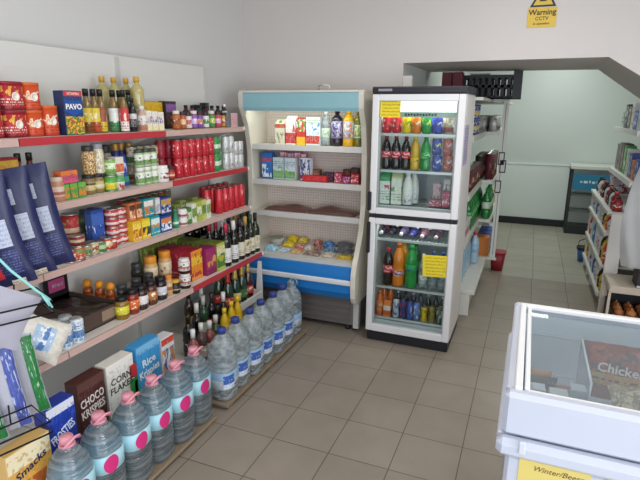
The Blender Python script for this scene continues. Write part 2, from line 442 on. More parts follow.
bk = [(-1.03, 2.9), (-1.03, 2.166), (.49, 2.16), (.73, 1.99), (1.25, 1.62), (1.25, 0), (3.1, 0), (3.1, 2.9)]
g = G(); n = len(fr)
g.add([(a, 4.3, b) for a, b in fr]+[(a, 5.5, b) for a, b in bk], [tuple(range(n)), tuple(range(n, 2*n))[::-1]]+[((i+1) % n, i, n+i, n+(i+1) % n) for i in range(n)])
struct('wall_back.001', g, WALLB)
struct('wall_side', G().box(-1.13, 4.45, 0, -1.03, 8.87, 2.9), WALLF)
struct('wall_side.001', G().box(1.9, 5.5, 0, 2.0, 8.87, 2.9), WALLF)
struct('wall_far', G().box(-1.2, 8.87, 0, 2.0, 8.97, 2.9), WALLF)
struct('trim_1', G().box(-1.03, 8.84, .1, .6, 8.87, .965).box(-1.03, 8.83, .965, .6, 8.87, .98), M('#e4ebe7', .55))
struct('baseboard_far', G().box(-1.03, 8.82, 0, .6, 8.87, .11), M('#26282a', .5))

struct('trim_2', G().box(-1.03, 4.302, 0, -.955, 4.36, 2.06, .003), M('#dedbd6', .6))
# cctv notice on the wall above the opening
YEL = M('#d9b84a', .55); INK = M('#3a2a1e', .6)
t = thing('warning_sign', 'yellow plastic camera warning sign high on the white wall over the opening', 'sign', (-.026, 4.297, 2.445), FACE_Y)
s_ = obj('sign_board', G().box(-.0015, -.098, -.067, .0015, .098, .067, .001), YEL, t)
text('lettering', 'Warning', .052, INK, s_, (.0018, 0, .034), bold=.0012); text('lettering', 'CCTV', .034, INK, s_, (.0018, 0, -.008), bold=.0005); text('lettering', 'in operation', .022, INK, s_, (.0018, 0, -.042), bold=.0005)
tr = obj('triangle_border', G().prism([(-.088, .072), (.088, .072), (0, .232)], 0, -.0015, .0015), M('#2a2422', .5), t)
obj('triangle_panel', G().prism([(-.066, .084), (.066, .084), (0, .203)], 0, .0015, .0025), YEL, tr)
obj('camera_symbol', G().box(.0025, -.026, .108, .0032, .018, .126).box(.0025, .018, .112, .0032, .028, .122).lathe([(.009, 0), (.009, .0008), (0, .0008)], 10, mat=Matrix.Translation((.0025, -.028, .132)) @ Matrix.Rotation(PI/2, 4, 'Y')), M('#2a2422', .5), tr)

# ------------------------------------------------------------------ wall shelving, three bays
SHZ = {1: 1.655, 2: 1.35, 3: 1.04, 4: .67}; SHX = {1: -2.07, 2: -2.04, 3: -2.03, 4: -1.93}
PINK = M('#c4a79d', .5, name='faded_price_rail'); RED = M('#b5323b', .42, name='red_price_rail'); CREAM = M('#dcd8d1', .55, name='cream_shelf_enamel')
BAYS = [(.62, 1.60, 'PPPP', 'grey steel shelving bay nearest the shop entrance, with hanging wire baskets'),
        (1.602, 2.585, 'RPPP', 'grey steel shelving bay with red upper price rail, behind the pink-capped jugs'),
        (2.587, 3.51, 'PRPR', 'grey steel shelving bay beside the open cooler, with wine on red rail')]
BAYS[0] = BAYS[0][:3] + ('grey steel shelving bay at the shop entrance, with hanging wire baskets',)
for y0, y1, rails, lb in BAYS:
    t = thing('shelving_bay', lb, 'shelving', (-2.42, (y0+y1)/2, 0), 0, 'shelving bays along the wall'); w = (y1-y0)/2
    p = G().box(0, -w, .1, .012, w, 2.1, .003)
    for z in (.48, .86, 1.24, 1.62, 1.98): p.box(.0115, -w, z, .0135, w, z+.004)
    obj('back_panel', p, M('#d6d6d2', .6), t)
    for s_ in (-1, 1):
        q = G().box(.012, s_*w-.007*(s_+1), .05, .024, s_*w-.007*(s_-1), 2.09)
        obj('upright_post', q, M('#c6c6c2', .55), t)
    obj('base_deck', G().box(.012, -w+.001, .14, .62, w-.001, .17, .003).box(.57, -w+.001, .02, .59, w-.001, .14), CREAM, t)
    for k, c in zip((1, 2, 3, 4), rails):
        d = SHX[k]+2.42-.012
        sh = obj('shelf', G().box(.036, -w+.001, SHZ[k]-.028, d, w-.001, SHZ[k], .003), CREAM, t)
        obj('price_rail', G().prism([(d, SHZ[k]-.036), (d+.014, SHZ[k]-.034), (d+.013, SHZ[k]-.0004), (d, SHZ[k]-.0004)], 1, -w+.002, w-.002), PINK if c == 'P' else RED, sh)
        if y1 > 3: obj('rail_end_cap', G().lathe([(.0, -.003), (.014, -.003), (.016, .0), (.014, .006), (0, .008)], 12, mat=Matrix.Translation((d+.008, w, SHZ[k]-.013)) @ Matrix.Rotation(-PI/2, 4, 'X')), M('#e2e1dd', .4), sh)
        obj('shelf_bracket', G().prism([(.03, SHZ[k]-.028), (d-.06, SHZ[k]-.028), (.03, SHZ[k]-.11)], 1, w-.006, w-.003), CREAM, sh)

# ------------------------------------------------------------------ open multideck cooler
CX0, CX1 = -2.235, -1.175
IV = M('#d6d2c4', .5, name='ivory_enamel'); GRY = M('#8d8b89', .4, .6); BLUE = M('#1f77c2', .35, name='blue_panel')
t = thing('open_cooler', 'open ivory dairy cooler with teal blind and blue front band', 'cooler', ((CX0+CX1)/2, 3.95, 0))
W2 = .53; oy = 3.95
prof = [(4.28, .285), (4.28, 1.93), (3.735, 1.93), (3.72, 1.9), (3.725, 1.80), (3.80, 1.66), (3.84, 1.45), (3.845, 1.05), (3.80, .84), (3.71, .68), (3.655, .60), (3.632, .52), (3.628, .42), (3.64, .33), (3.668, .285), (3.71, .262), (3.76, .262)]
for s_ in (-1, 1):
    a, b = (s_*W2-.04*(s_+1)/2, s_*W2-.04*(s_-1)/2)
    obj('end_panel', G().prism([(y-oy, z) for y, z in prof], 0, a, b), IV, t)
def perf():
    m = bpy.data.materials.new('perforated_panel'); m.use_nodes = True; N = m.node_tree.nodes; L = m.node_tree.links; b = N['Principled BSDF']
    tc = N.new('ShaderNodeTexCoord'); vo = N.new('ShaderNodeTexVoronoi'); vo.inputs['Scale'].default_value = 42; vo.inputs['Randomness'].default_value = .15
    L.new(tc.outputs['Object'], vo.inputs['Vector'])
    cr = N.new('ShaderNodeMath'); cr.operation = 'GREATER_THAN'; cr.inputs[1].default_value = .26; L.new(vo.outputs['Distance'], cr.inputs[0])
    mx = N.new('ShaderNodeMix'); mx.data_type = 'RGBA'; L.new(cr.outputs[0], mx.inputs[0]); mx.inputs[6].default_value = lin('#b3a599'); mx.inputs[7].default_value = lin('#e0d3c8')
    L.new(mx.outputs[2], b.inputs['Base Color']); b.inputs['Roughness'].default_value = .5
    return m
obj('back_wall', G().box(-W2+.04, 4.14-oy, .55, W2-.04, 4.17-oy, 1.86), perf(), t)
obj('outer_back', G().box(-W2+.04, 4.25-oy, .06, W2-.04, 4.28-oy, 1.92), GRY, t)
obj('roof', G().box(-W2+.04, 3.78-oy, 1.86, W2-.04, 4.25-oy, 1.93), IV, t)
bl = obj('night_blind', G().prism([(3.735-oy, 1.925), (3.722-oy, 1.905), (3.722-oy, 1.80), (3.735-oy, 1.775), (3.78-oy, 1.775), (3.78-oy, 1.925)], 0, -W2+.041, W2-.041), M('#8dbac2', .35, bump=.5, bscale=14), t)
obj('blind_edge', G().box(-W2+.042, 3.721-oy, 1.915, W2-.042, 3.74-oy, 1.93), IV, bl)
obj('roof_loop', G().tube([(.14, 3.80-oy, 1.93), (.145, 3.80-oy, 1.965), (.185, 3.80-oy, 1.972), (.225, 3.80-oy, 1.965), (.23, 3.80-oy, 1.93)], .006), IV, t)
for z in (1.50, 1.205, .935):
    sh = obj('shelf', G().box(-W2+.041, 3.865-oy, z-.018, W2-.041, 4.138-oy, z, .003), IV, t)
    obj('price_rail', G().prism([(3.85-oy, z-.04), (3.862-oy, z-.042), (3.864-oy, z+.004), (3.856-oy, z+.004)], 0, -W2+.042, W2-.042), M('#c6c6c2', .35), sh)
obj('display_deck', G().prism([(3.70-oy, .555), (3.70-oy, .60), (3.76-oy, .605), (4.138-oy, .64), (4.138-oy, .555)], 0, -W2+.041, W2-.041), M('#c9c8c2', .35), t)
fb = obj('front_band', G().prism([(3.672-oy, .57), (3.66-oy, .5), (3.66-oy, .36), (3.70-oy, .30), (3.74-oy, .30), (3.74-oy, .57)], 0, -W2+.041, W2-.041), BLUE, t)
obj('bumper_strip', G().box(-W2+.042, 3.640-oy, .428, W2-.042, 3.663-oy, .472, .008), M('#dcdedd', .4), fb)
b_ = obj('plinth', G().box(-W2+.006, 3.765-oy, .05, W2-.006, 4.24-oy, .26).box(-W2+.045, 3.775-oy, .26, W2-.045, 4.24-oy, .29), M('#7b7672', .45, .4), t)
q = G()
for z in (.07, .12, .17, .22): q.box(-W2+.02, 3.757-oy, z, W2-.08, 3.766-oy, z+.028, .003)
obj('plinth_slats', q, M('#77726e', .4, .5), b_)
for x in (-.46, .42):
    for y in (3.8, 4.2): obj('foot', G().lathe([(.022, 0), (.022, .05)], 10, c=(x, y-oy, 0)), DARK, t)
obj('corner_post', G().box(W2-.05, 3.752-oy, .03, W2-.004, 3.80-oy, .255), M('#bdbcb9', .4), t)

lamp = obj('canopy_lamp', G().lathe([(.012, -.44), (.012, .44), (0, .44)], 10, mat=Matrix.Translation((0, 3.80-oy, 1.85)) @ Matrix.Rotation(PI/2, 4, 'Y')), M('#fbf6e6', .5, emit=3.), t)
# ------------------------------------------------------------------ two-door glass fridge
FX0, FX1, FY0, FY1 = -1.085, -.435, 3.64, 4.22
t = thing('drinks_fridge', 'tall white drinks fridge with two glass doors and black top cap', 'fridge', ((FX0+FX1)/2, FY0, 0))
w = (FX1-FX0)/2; D = FY1-FY0
WP = M('#e2e0dc', .4, name='fridge_enamel'); INNER = M('#b4bcc1', .4); GLASS = PANE('#f1f5f4', .4)
for s_ in (-1, 1):
    obj('side_panel', G().box(s_*w-.03*(s_+1)/2, .062, .085, s_*w-.03*(s_-1)/2, D, 1.90, .004), WP, t)
obj('rear_panel', G().box(-w+.03, D-.04, .085, w-.03, D, 1.90), INNER, t)
obj('roof_panel', G().box(-w+.03, .062, 1.87, w-.03, D-.04, 1.90), INNER, t)
obj('mid_divider', G().box(-w+.03, .064, .965, w-.03, D-.04, 1.075), INNER, t)
obj('floor_panel', G().box(-w+.03, .064, .085, w-.03, D-.04, .17), INNER, t)
obj('door_gap', G().box(-w+.002, .012, 1.0045, w-.002, .062, 1.0325), M('#17171b', .5), t)
tc_ = obj('top_cap', G().prism([(.045, 1.90), (.012, 1.905), (.008, 1.94), (.03, 1.948), (D, 1.955), (D, 1.90)], 0, -w-.003, w+.003), M('#201c24', .35), t)
obj('cap_badge', G().box(-w+.04, .0075, 1.916, -w+.14, .0115, 1.933), M('#8d8894', .4), tc_)
obj('plinth', G().box(-w+.008, .03, 0, w-.008, D, .085, .003), M('#191a20', .45), t)
FR = M('#dcdcdd', .35, name='door_frame')
def door(z0, z1, hz0, hz1, head):
    d = obj('door', G().box(-w, 0, z0, -w+.05, .055, z1, .006).box(w-.05, 0, z0, w, .055, z1, .006).box(-w+.05, .001, z0, w-.05, .054, z0+.055 if not head else z0+.045, .004).box(-w+.05, .001, z1-.045, w-.05, .054, z1, .004), FR, t)
    obj('glass', G().box(-w+.05, .020, z0+.04, w-.05, .026, z1-.04), GLASS, d)
    obj('gasket', G().box(-w+.05, .026, z0+.05, -w+.06, .05, z1-.045).box(w-.06, .026, z0+.05, w-.05, .05, z1-.045), M('#b9bbbb', .6), d)
    obj('handle', G().box(-w-.008, -.022, hz0, -w+.018, .004, hz1, .006), BLACK, d)
    return d
door(1.035, 1.895, 1.06, 1.20, True)
door(.09, 1.002, .73, .97, False)
# lit header inside the upper compartment
hd = obj('lit_header', G().box(-w+.05, .066, 1.775, w-.055, .082, 1.865), M('#f4f8f4', .5, emit=1.25), t)
hp = obj('header_strip', G().box(-w+.05, .064, 1.738, w-.055, .082, 1.775), M('#aebdb4', .5), t)
q = G()
for i in range(11): q.box(-.1+.021*i, .0625, 1.747+.002*(i % 3), -.1+.021*i+.014, .0641, 1.765-.002*(i % 2))
obj('header_lettering', q, M('#3c4a44', .6), hp)
WIRE = M('#c8cccb', .35, .5)
for z in (1.62, 1.355, 1.09, .83, .447, .19):
    q = G()
    for i in range(21): q.tube([(-w+.045+i*.028, .085, z-.004), (-w+.045+i*.028, D-.05, z-.004)], .002, 4)
    for y in (.085, .3, D-.05): q.tube([(-w+.035, y, z-.006), (w-.035, y, z-.006)], .0035, 5)
    q.box(-w+.035, .075, z-.014, w-.035, .085, z+.004)
    obj('wire_shelf', q, WIRE, t)
for s_ in (-1, 1):
    q = G()
    for z0, z1 in ((1.12, 1.84), (.22, .94)):
        q.box(s_*(w-.032)-.004, .10, z0, s_*(w-.032)+.004, .125, z1)
        for i in range(14): q.box(s_*(w-.037)-.006, .098, z0+.03+i*.05, s_*(w-.037)+.006, .127, z0+.045+i*.05)
    obj('shelf_ladder', q, M('#dfe3e2', .4), t)
# notes taped to the doors
NOTE = M('#e6d02c', .6); NINK = M('#5b4c12', .7)
n_ = thing('paper_note', 'yellow handwritten note taped inside the upper fridge door glass', 'note', (-.955, 3.657, 1.80), FACE_Y, 'yellow notes on the fridge doors')
p_ = obj('paper', G().box(-.0006, -.073, -.063, .0006, .073, .063), NOTE, n_); scribble('handwriting', p_, (.001, 0, 0), .146, .126, 5, NINK, 3)
n_ = thing('paper_note', 'square yellow handwritten note on the lower fridge door glass', 'note', (-.57, 3.656, .675), FACE_Y, 'yellow notes on the fridge doors', tilt=(.05, 0, FACE_Y))
p_ = obj('paper', G().box(-.0006, -.092, -.082, .0006, .092, .082), NOTE, n_); scribble('handwriting', p_, (.001, 0, 0), .18, .16, 6, NINK, 5)
n_ = thing('side_notice', 'lilac printed sheet stuck on the side of the drinks fridge', 'notice', (-.4335, 3.80, 1.55), 0)
obj('paper', G().box(-.001, -.11, -.14, .001, .11, .14), PM('#b9aecb', None, txt='#7d72a0', zt=(.06, .94), lines=14), n_)

# ------------------------------------------------------------------ chest freezer by the camera
t = thing('chest_freezer', 'white chest freezer with sliding glass lid and yellow sign', 'freezer', (0, 1.545, 0))
FZ = M('#bfc4d2', .28, coat=.3, name='freezer_enamel'); FL = 1.25
def hollow(x0, y0, z0, x1, y1, z1, w, b):
    return G().box(x0, y0, z0, x1, y0+w, z1, b).box(x0, y1-w, z0, x1, y1, z1, b).box(x0, y0+w*.9, z0+.001, x0+w, y1-w*.9, z1-.001, b*.3).box(x1-w, y0+w*.9, z0+.001, x1, y1-w*.9, z1-.001, b*.3)
obj('body', hollow(.02, .0, .06, FL, .86, .72, .03, .012).box(.03, .01, .06, FL-.01, .85, .10), FZ, t)
obj('body_rim', hollow(-.012, -.028, .722, FL+.02, .88, .785, .055, .018), FZ, t)
def shell():
    q = G()
    q.box(.0, .0, .786, FL, .05, .935, .014)            # front wall
    q.box(.0, .81, .786, FL, .86, .935, .010)           # back wall
    q.box(.0, .05, .786, .03, .81, .933, .006); q.box(FL-.03, .05, .786, FL, .81, .933, .006)
    return q
obj('upper_wall', shell(), FZ, t)
rimm = M('#e6e7e8', .3)
lf = obj('lid_frame', G().box(.026, .035, .925, .05, .83, .943, .004).box(.056, .045, .920, .072, .82, .940, .004).box(.05, .795, .922, FL-.04, .83, .944, .005).box(.06, .045, .912, FL-.04, .056, .932, .003), rimm, t)
obj('glass_lid', G().box(.07, .058, .924, FL-.04, .80, .928), PANE('#e9eef0', .5, .11, '#d5dce2'), lf)
obj('inner_tub', G().box(.03, .05, .50, FL-.03, .81, .52).box(.03, .05, .52, .04, .81, .90).box(.04, .80, .52, FL-.04, .81, .90).box(.04, .05, .52, FL-.04, .06, .78), M('#e8ecef', .45), t)
obj('lid_handle', G().box(.60, .06, .93, .62, .79, .945, .003), rimm, lf)
obj('lock_catch', G().box(.055, -.034, .752, .075, -.022, .795, .003).box(.059, -.036, .77, .071, -.03, .78), M('#c9ced6', .3), t)
for x in (.1, FL-.1):
    for y in (.1, .76): obj('foot', G().lathe([(.03, 0), (.03, .065)], 10, c=(x, y, 0)), DARK, t)
sg = M('#d6c370', .6)
n_ = thing('freezer_sign', 'yellow handwritten paper sign on the white freezer front', 'sign', (.165, 1.543, .643), FACE_Y, 'yellow signs on the freezer')
p_ = obj('paper', G().box(-.0006, -.102, -.075, .0006, .102, .075), sg, n_)
text('lettering', 'Winter/Beeren', .026, M('#6a4f2c', .7), p_, (.001, .018, .050), shear=.35); scribble('handwriting', p_, (.001, 0, -.03), .19, .09, 3, M('#6a4f2c', .7), 9)
n_ = thing('freezer_sign', 'second yellow paper sign at the edge of the freezer front', 'sign', (.41, 1.543, .655), FACE_Y, 'yellow signs on the freezer')
p_ = obj('paper', G().box(-.0006, -.10, -.07, .0006, .10, .07), sg, n_); scribble('handwriting', p_, (.001, 0, 0), .18, .12, 4, M('#6a4f2c', .7), 11)
# ------------------------------------------------------------------ goods on the wall shelving
def lab(i, n, what, where, frm='from the cooler'):
    """i counts from the cooler end"""
    if n == 1: return f'{what} {where}'
    return f'{ORD[i]} {what} {frm}, {where}'
PL = {1: 'on the top wall shelf', 2: 'on the second wall shelf', 3: 'on the third wall shelf', 4: 'on the fourth wall shelf'}
def bp(a, b, X, Z):
    """box footprint between two survey marks at its front plane X: centre Y and width"""
    y0, y1 = YL(a, X, Z), YL(b, X, Z); return (y0+y1)/2, y1-y0
class Rows:
    pass
# --- top shelf
Z = SHZ[1]
rp = PM('#a82632', '#7c1822', (0, .16), '#e3b04a', (.5, .92), .56, 3., '#f0dcc8', (.2, .5), seed=1, lines=9)
rp2 = PM('#d4502a', '#b8402a', (0, .12), '#f2d8b8', (.4, .85), .57, 3.2, '#7a1e18', (.15, .4), seed=4, lines=9)
def foilpack(y, z, w, h, m, lb):
    d = .075
    t = thing('cocoa_tub', lb, 'tub', (SHX[1]-.095, y, z), 0, 'red and orange tubs on the top shelf')
    obj('tub_body', lambda: G().lathe([(0, 0), (w*.47, 0), (w*.49, .006), (w*.49, h-.012), (0, h-.012)], 20, n=3.4, sx=.78), m, t, key=('tub', w, h))
    l = obj('tub_lid', lambda: G().lathe([(w*.5, h-.014), (w*.5, h-.002), (w*.47, h), (0, h)], 20, n=3.4, sx=.78), M('#8f2430', .45) if m is rp else M('#d0642c', .45), t, key=('tubl', w, h, m.name))
    obj('cup_emblem', lambda: G().lathe([(.019, 0), (.019, .0012), (.013, .0014), (.013, .0006), (0, .0006)], 14, mat=Matrix.Translation((w*.382, 0, h*.48)) @ Matrix.Rotation(PI/2, 4, 'Y')), M('#efe6d8', .5), t, key=('tube', w, h))
foilpack(1.545, Z, .10, .118, rp, 'lower crimson cocoa tub at the shop entrance end of the top shelf')
foilpack(1.545, Z+.119, .10, .115, rp, 'upper crimson cocoa tub at the shop entrance end of the top shelf')
foilpack(1.658, Z, .105, .118, rp, 'lower crimson cocoa tub beside an orange tub on the top shelf')
foilpack(1.658, Z+.119, .105, .122, rp, 'upper crimson cocoa tub beside an orange tub on the top shelf')
foilpack(1.757, Z, .085, .118, rp2, 'lower orange cocoa tub stacked under another on the top shelf')
foilpack(1.757, Z+.119, .085, .122, rp2, 'upper orange cocoa tub stacked on another on the top shelf')
foilpack(1.846, Z, .083, .14, rp2, 'single tall orange cocoa tub beside the blue and yellow box')
pv = PM('#1f3a6a', None, art='#e8b82e', za=(0, .42), ts=.46, ns=3, seed=3, art2='#4f8f3a')
t = pack((SHX[1]-.075, 1.955, Z), -.06, 'blue and yellow box with shield emblem standing among bottles on the top shelf', None, .108, .212, .07, M('#22335c', .45), pv, name='food_box')
fp = [c for c in t.children if c.name.startswith('front_panel')][0]
obj('red_banner', G().box(.0355, -.052, .186, .0368, .052, .209), M('#c83a44', .5), fp)
text('lettering', 'VITAMIN', .018, WHITE, fp, (.037, 0, .197))
obj('shield', G().prism([(-.05, .165), (.05, .165), (.05, .115), (0, .09), (-.05, .115)], 0, .0355, .0365), M('#1d4c9c', .4), fp)
text('lettering', 'PAVO', .036, M('#f1ecd2', .5), fp, (.037, 0, .135), bold=.001)
obj('noodle_picture', G().box(.0355, -.048, .008, .0364, .048, .085), PM('#e3b23a', None, art='#3f7a34', za=(0, 1), ts=.52, ns=5, seed=6, art2='#b4442a'), fp)
AMB = M('#7d6230', .2, coat=.5); OILY = M('#b3aa72', .15, coat=.5); CLR = M('#cfd6d2', .12, trans=.6, ior=1.2)
SAUCE = [('#d9c03a', '#7e3d1c'), ('#e0c93c', '#c23a2a'), ('#8d4a32', '#d9c23a'), ('#dfe6df', '#2f8a4c'), ('#ecd9d2', '#c65a58'), ('#c23038', '#efe9e4')]
for i, (px, (a, b)) in enumerate(zip((85, 92.5, 99.2, 112, 119, 124.5), SAUCE)):
    y = YL(px, -2.185, Z+.21)
    bottle((-2.185 if i != 5 else -2.13, y if i != 5 else 2.315, Z), 0, f'{ORD[5-i]} black-capped sauce bottle from the cooler, front row on the top shelf', 'black-capped sauce bottles on the top shelf', 'sauce', .0275 if i != 5 else .0235, .228, AMB, BLACK,
           PM(a, b, (0, .42), '#f0ead8', (.35, .8), .57, 3., '#4a2a18', (.1, .4), seed=i, lines=8), (.03, .57), 'sauce_bottle')
for i, px in enumerate((101.3, 113.2, 125.6)):
    y = YL(px, -2.31, Z+.29)
    bottle((-2.31, y, Z), 0, f'{ORD[2-i]} tall oil bottle with yellow cap from the cooler, rear row on the top shelf', 'tall oil bottles on the top shelf', 'tall', .037, .305, OILY, M('#c79a35', .4), PM('#c9bf94', '#8a9a5a', (.2, .6)), (.16, .40), 'oil_bottle')
bottle((-2.215, YL(136, -2.215, Z+.3), Z), 0, 'pale gold oil bottle with yellow cap standing before the yellow box', None, 'tall', .040, .312, M('#b8ad72', .15, coat=.5), M('#cfa033', .4), PM('#d6cfae', '#a89e5e', (.3, .6)), (.13, .40), 'oil_bottle')
bottle((-2.225, YL(128, -2.225, Z+.2), Z), 0, 'dark green olive oil bottle with black cap among the oil bottles', None, 'square', .027, .235, M('#1f2a18', .15, coat=.5), BLACK, M('#3a4230', .5), (.15, .5), 'oil_bottle')
bottle((-2.13, YL(132.5, -2.13, Z+.1), Z), 0, 'small black vinegar bottle with white label at the red shelf edge', None, 'square', .022, .185, M('#15151a', .2, coat=.5), BLACK, PM('#1c1c20', '#d8d8d8', (.55, .85), txt='#c9c9c9', zt=(.1, .5)), (.1, .62), 'vinegar_bottle')
bottle((-2.145, YL(142, -2.145, Z+.06), Z), 0, 'short white-labelled sauce bottle before the gold oil bottle', None, 'sauce', .030, .145, M('#c9a89a', .3), M('#e0ddd2', .4), PM('#e4ddd6', '#b3745a', (0, .35), '#8e3a3a', (.5, .8), .6, 4, '#6a5148', (.35, .6)), (.05, .62), 'sauce_bottle')
for i, (a, b) in enumerate(((147.8, 153.2), (153.8, 159.2), (159.8, 165))):
    y, w = bp(a, b, -2.12, Z)
    pack((-2.15, y, Z), 0, lab(2-i, 3, 'white and purple dessert box', PL[1]), 'white dessert boxes on the top shelf', w*.96, .118-.004*i, .055, M('#e6e1d6', .5), PM('#e9e5da', '#efe6b0', (0, .3), '#7a52a0', (.42, .72), .5, 3.5, '#5a3a80', (.35, .5), seed=i), name='dessert_box')
y, w = bp(147, 168, -2.28, Z)
pack((-2.33, y, Z), 0, 'large yellow tea box in black edging behind the dessert boxes', None, w*.92, .172, .06, M('#262126', .4), PM('#e0b52c', '#1f1b1e', (0, .1), '#c99a20', (.2, .9), .6, 4, seed=2), name='tea_box')
y, w = bp(169.5, 180, -2.25, Z)
pack((-2.3, y, Z), 0, 'dark plum tea box standing upright beside the yellow box', None, w*.95, .178, .06, M('#2c2228', .4), PM('#3a2a34', '#8a5aa0', (.6, .9), '#b0742e', (.1, .5), .55, 4, seed=7), name='tea_box')
SP = [('#b0622e', '#7c3a1e'), ('#a85a30', '#e2c08a'), ('#e6dbd6', '#c05a6a'), ('#8a5aa8', '#d8c2e2'), ('#7b4a9a', '#d88a3a'), ('#dfe5dc', '#3f8a52'), ('#4a8a4e', '#b8c83a'), ('#c8486a', '#f0c4c8'), ('#e0a83a', '#c8386a')]
for i, (px, (a, b)) in enumerate(zip((176.5, 182.3, 188, 193.8, 199.3, 205.4, 211.5, 217.6, 224), SP)):
    jar((-2.13, YL(px, -2.13, Z+.05), Z), 0, lab(8-i, 9, 'small spice jar', 'front row '+PL[1]), 'spice jars on the top shelf', M('#8a4a28', .3), M('#3a2a30' if i % 3 else '#d8d4cc', .4), PM(a, b, (.3, .7), '#f2ece4', (.3, .7), .58, 4, seed=i), .025, .118-.006*(i % 3), 'spice_jar', 'jar', (.06, .78))
for i, px in enumerate((186, 192.5, 199, 205.5, 212, 218, 223.5)):
    bottle((-2.25, YL(px, -2.25, Z+.1), Z), 0, lab(6-i, 7, 'dark-capped seasoning bottle', 'rear row '+PL[1]), 'seasoning bottles on the top shelf', 'square', .027, .155, M(('#4a2028', '#6a3a52', '#2e3a2e')[i % 3], .3), BLACK, PM(('#8a3a44', '#b88aa8', '#3f6a4a')[i % 3], '#e8e0d8', (.5, .8)), (.1, .6), 'seasoning_bottle')
bottle((-2.19, YL(224.6, -2.19, Z+.1), Z), 0, 'white-capped small squeeze bottle among the seasoning bottles', None, 'square', .02, .165, M('#3a3038', .3), M('#eceae6', .4), M('#e3dfda', .5), (.5, .7), 'squeeze_bottle')
for i, (px, h) in enumerate(((234, .16), (239.5, .175))):
    pack((-2.335, 3.30+.09*i, Z), .2, ('tall' if i else 'short')+' black carton at the cooler end of the top shelf', None, .055, h, .05, M('#1d1f22', .4), PM('#23262a', '#2f5a5e', (.7, .95)), name='black_carton')
t = thing('shelf_divider', 'clear upright plastic divider tray at the cooler end of the top shelf', 'divider', (-2.098, 3.37, Z))
obj('clear_panel', G().box(-.002, -.06, 0, .002, .11, .10), PANE('#c9ced2', 1., .25, '#9ba0a8'), t); obj('divider_foot', G().box(-.012, -.06, 0, .002, .11, .003), PANE('#c9ced2', 1., .25, '#9ba0a8'), t)
t = thing('pink_card', 'pink price card standing at the cooler end of the top shelf', 'card', (-2.095, 3.42, Z), 0)
obj('card_sheet', G().box(-.001, -.045, 0, .001, .045, .10), PM('#d8a9ac', None, txt='#b0767c', zt=(.2, .85), lines=7), t)

# --- second shelf
Z = SHZ[2]; X0 = SHX[2]
for i, px in enumerate((17.5, 29)):
    bottle((-2.2, YL(px, -2.2, 1.55), Z), 0, ('black-capped sauce bottle behind the middle blue bag', 'black-capped sauce bottle behind the blue bag')[i] + (', beside the entrance' if i == 0 else ', beside an orange pack'), None, 'sauce', .026, .23, M('#5a2a1e', .3), BLACK, PM('#b8a890', '#5a2a1e', (0, .4)), (.1, .5), 'sauce_bottle')
pack((-2.14, YL(45.5, -2.1, Z+.1), Z), 0, 'slim orange packet behind the beige-lidded jar', None, .055, .17, .04, PM('#d8642a', '#e8d8c8', (.3, .6), '#a8321e', (.5, .9), .55, 3), name='food_packet')
pack((-2.2, YL(6, -2.17, Z+.2), Z), 0, 'red and yellow carton above the blue bags', None, .12, .215, .06, PM('#a02a2e', '#cfae3a', (.75, .95)), name='food_carton')
jar((-2.085, YL(57.5, -2.085, Z+.05), Z), 0, 'pink-brown paste jar with beige lid at the blue bags', None, M('#b8836a', .3), M('#cfc0a8', .5), PM('#d9c0b0', '#a85a4a', (.2, .5)), .031, .115)
for i, (a, b) in enumerate(((64, 71.4), (71.8, 79.2), (79.6, 87.5))):
    y, w = bp(a, b, -2.06, Z)
    pack((-2.09, y, Z), 0, lab(2-i, 3, 'small green snack box', PL[2]), 'green snack boxes on the second shelf', w*.96, .078, .055, M('#4e8a3a', .5), PM('#4f9040', '#6aa848', (.7, 1), '#d8742e', (.1, .75), .5, 2.6, seed=i), name='snack_box')
y, w = bp(62.5, 79, -2.06, Z+.08)
pack((-2.09, y, Z+.08), 0, 'pink and orange carton lying on the small green boxes', None, w, .06, .055, PM('#cf5a7e', '#e0803a', (.6, 1), '#d04a5e', (.2, .8), .5, 2, '#6a2a44', (.3, .7)), name='snack_box')
NUT = PM('#c49a5a', None, art='#7a5228', za=(0, 1), ts=.5, ns=9, art2='#e6cfa0'); PAST = PM('#d8cfb4', None, art='#a89a78', za=(0, 1), ts=.52, ns=8, art2='#f0e8d4')
for i, (px, m, h, nm) in enumerate(((88.5, PM('#d8c48a', '#3a342e', (.65, .95)), .10, 'cream'), (97.5, PM('#c4b06a', '#d4d8c4', (.2, .6)), .10, 'olive'))):
    jar((-2.12, YL(px, -2.12, Z+.05), Z), 0, f'{nm}-labelled jar carrying a taller jar on the second wall shelf', None, M('#8a7248', .3), DARK, m, .0335, h)
for i, (px, m, nm) in enumerate(((88.5, NUT, 'golden nut'), (97.5, PAST, 'pale pasta'))):
    jar((-2.12, YL(px, -2.12, Z+.17), Z+.101), 0, f'tall {nm} jar stacked on a labelled jar, second wall shelf', None, m, M('#34302e' if i == 0 else '#8f9098', .4), None, .0335, .145 if i == 0 else .155)
jar((-2.215, YL(104.5, -2.215, Z+.2), Z), 0, 'tall jar with blue band and black lid behind the pasta jar', None, M('#8f8a78', .3), DARK, PM('#3a4f9a', '#dfe2ea', (.2, .4)), .036, .235)
tin((-2.09, YL(110.3, -2.09, Z+.04), Z), 0, 'lower green and yellow corn tin beside the jars', None, PM('#4f9a3e', '#e4c62e', (.1, .55), '#e8d84a', (.1, .6), .5, 4), .032, .085)
tin((-2.09, YL(110.3, -2.09, Z+.12), Z+.086), 0, 'upper green vegetable tin stacked on the corn tin', None, PM('#7fae5a', '#dfe6cc', (.4, .8), '#5a8a3a', (.2, .7), .55, 4), .032, .085)
tin((-2.09, YL(118.6, -2.09, Z+.04), Z), 0, 'lower white and green pea tin with red patch', None, PM('#d4e0d0', '#4c9a52', (.5, .95), '#c8443a', (0, .4), .55, 3), .032, .09)
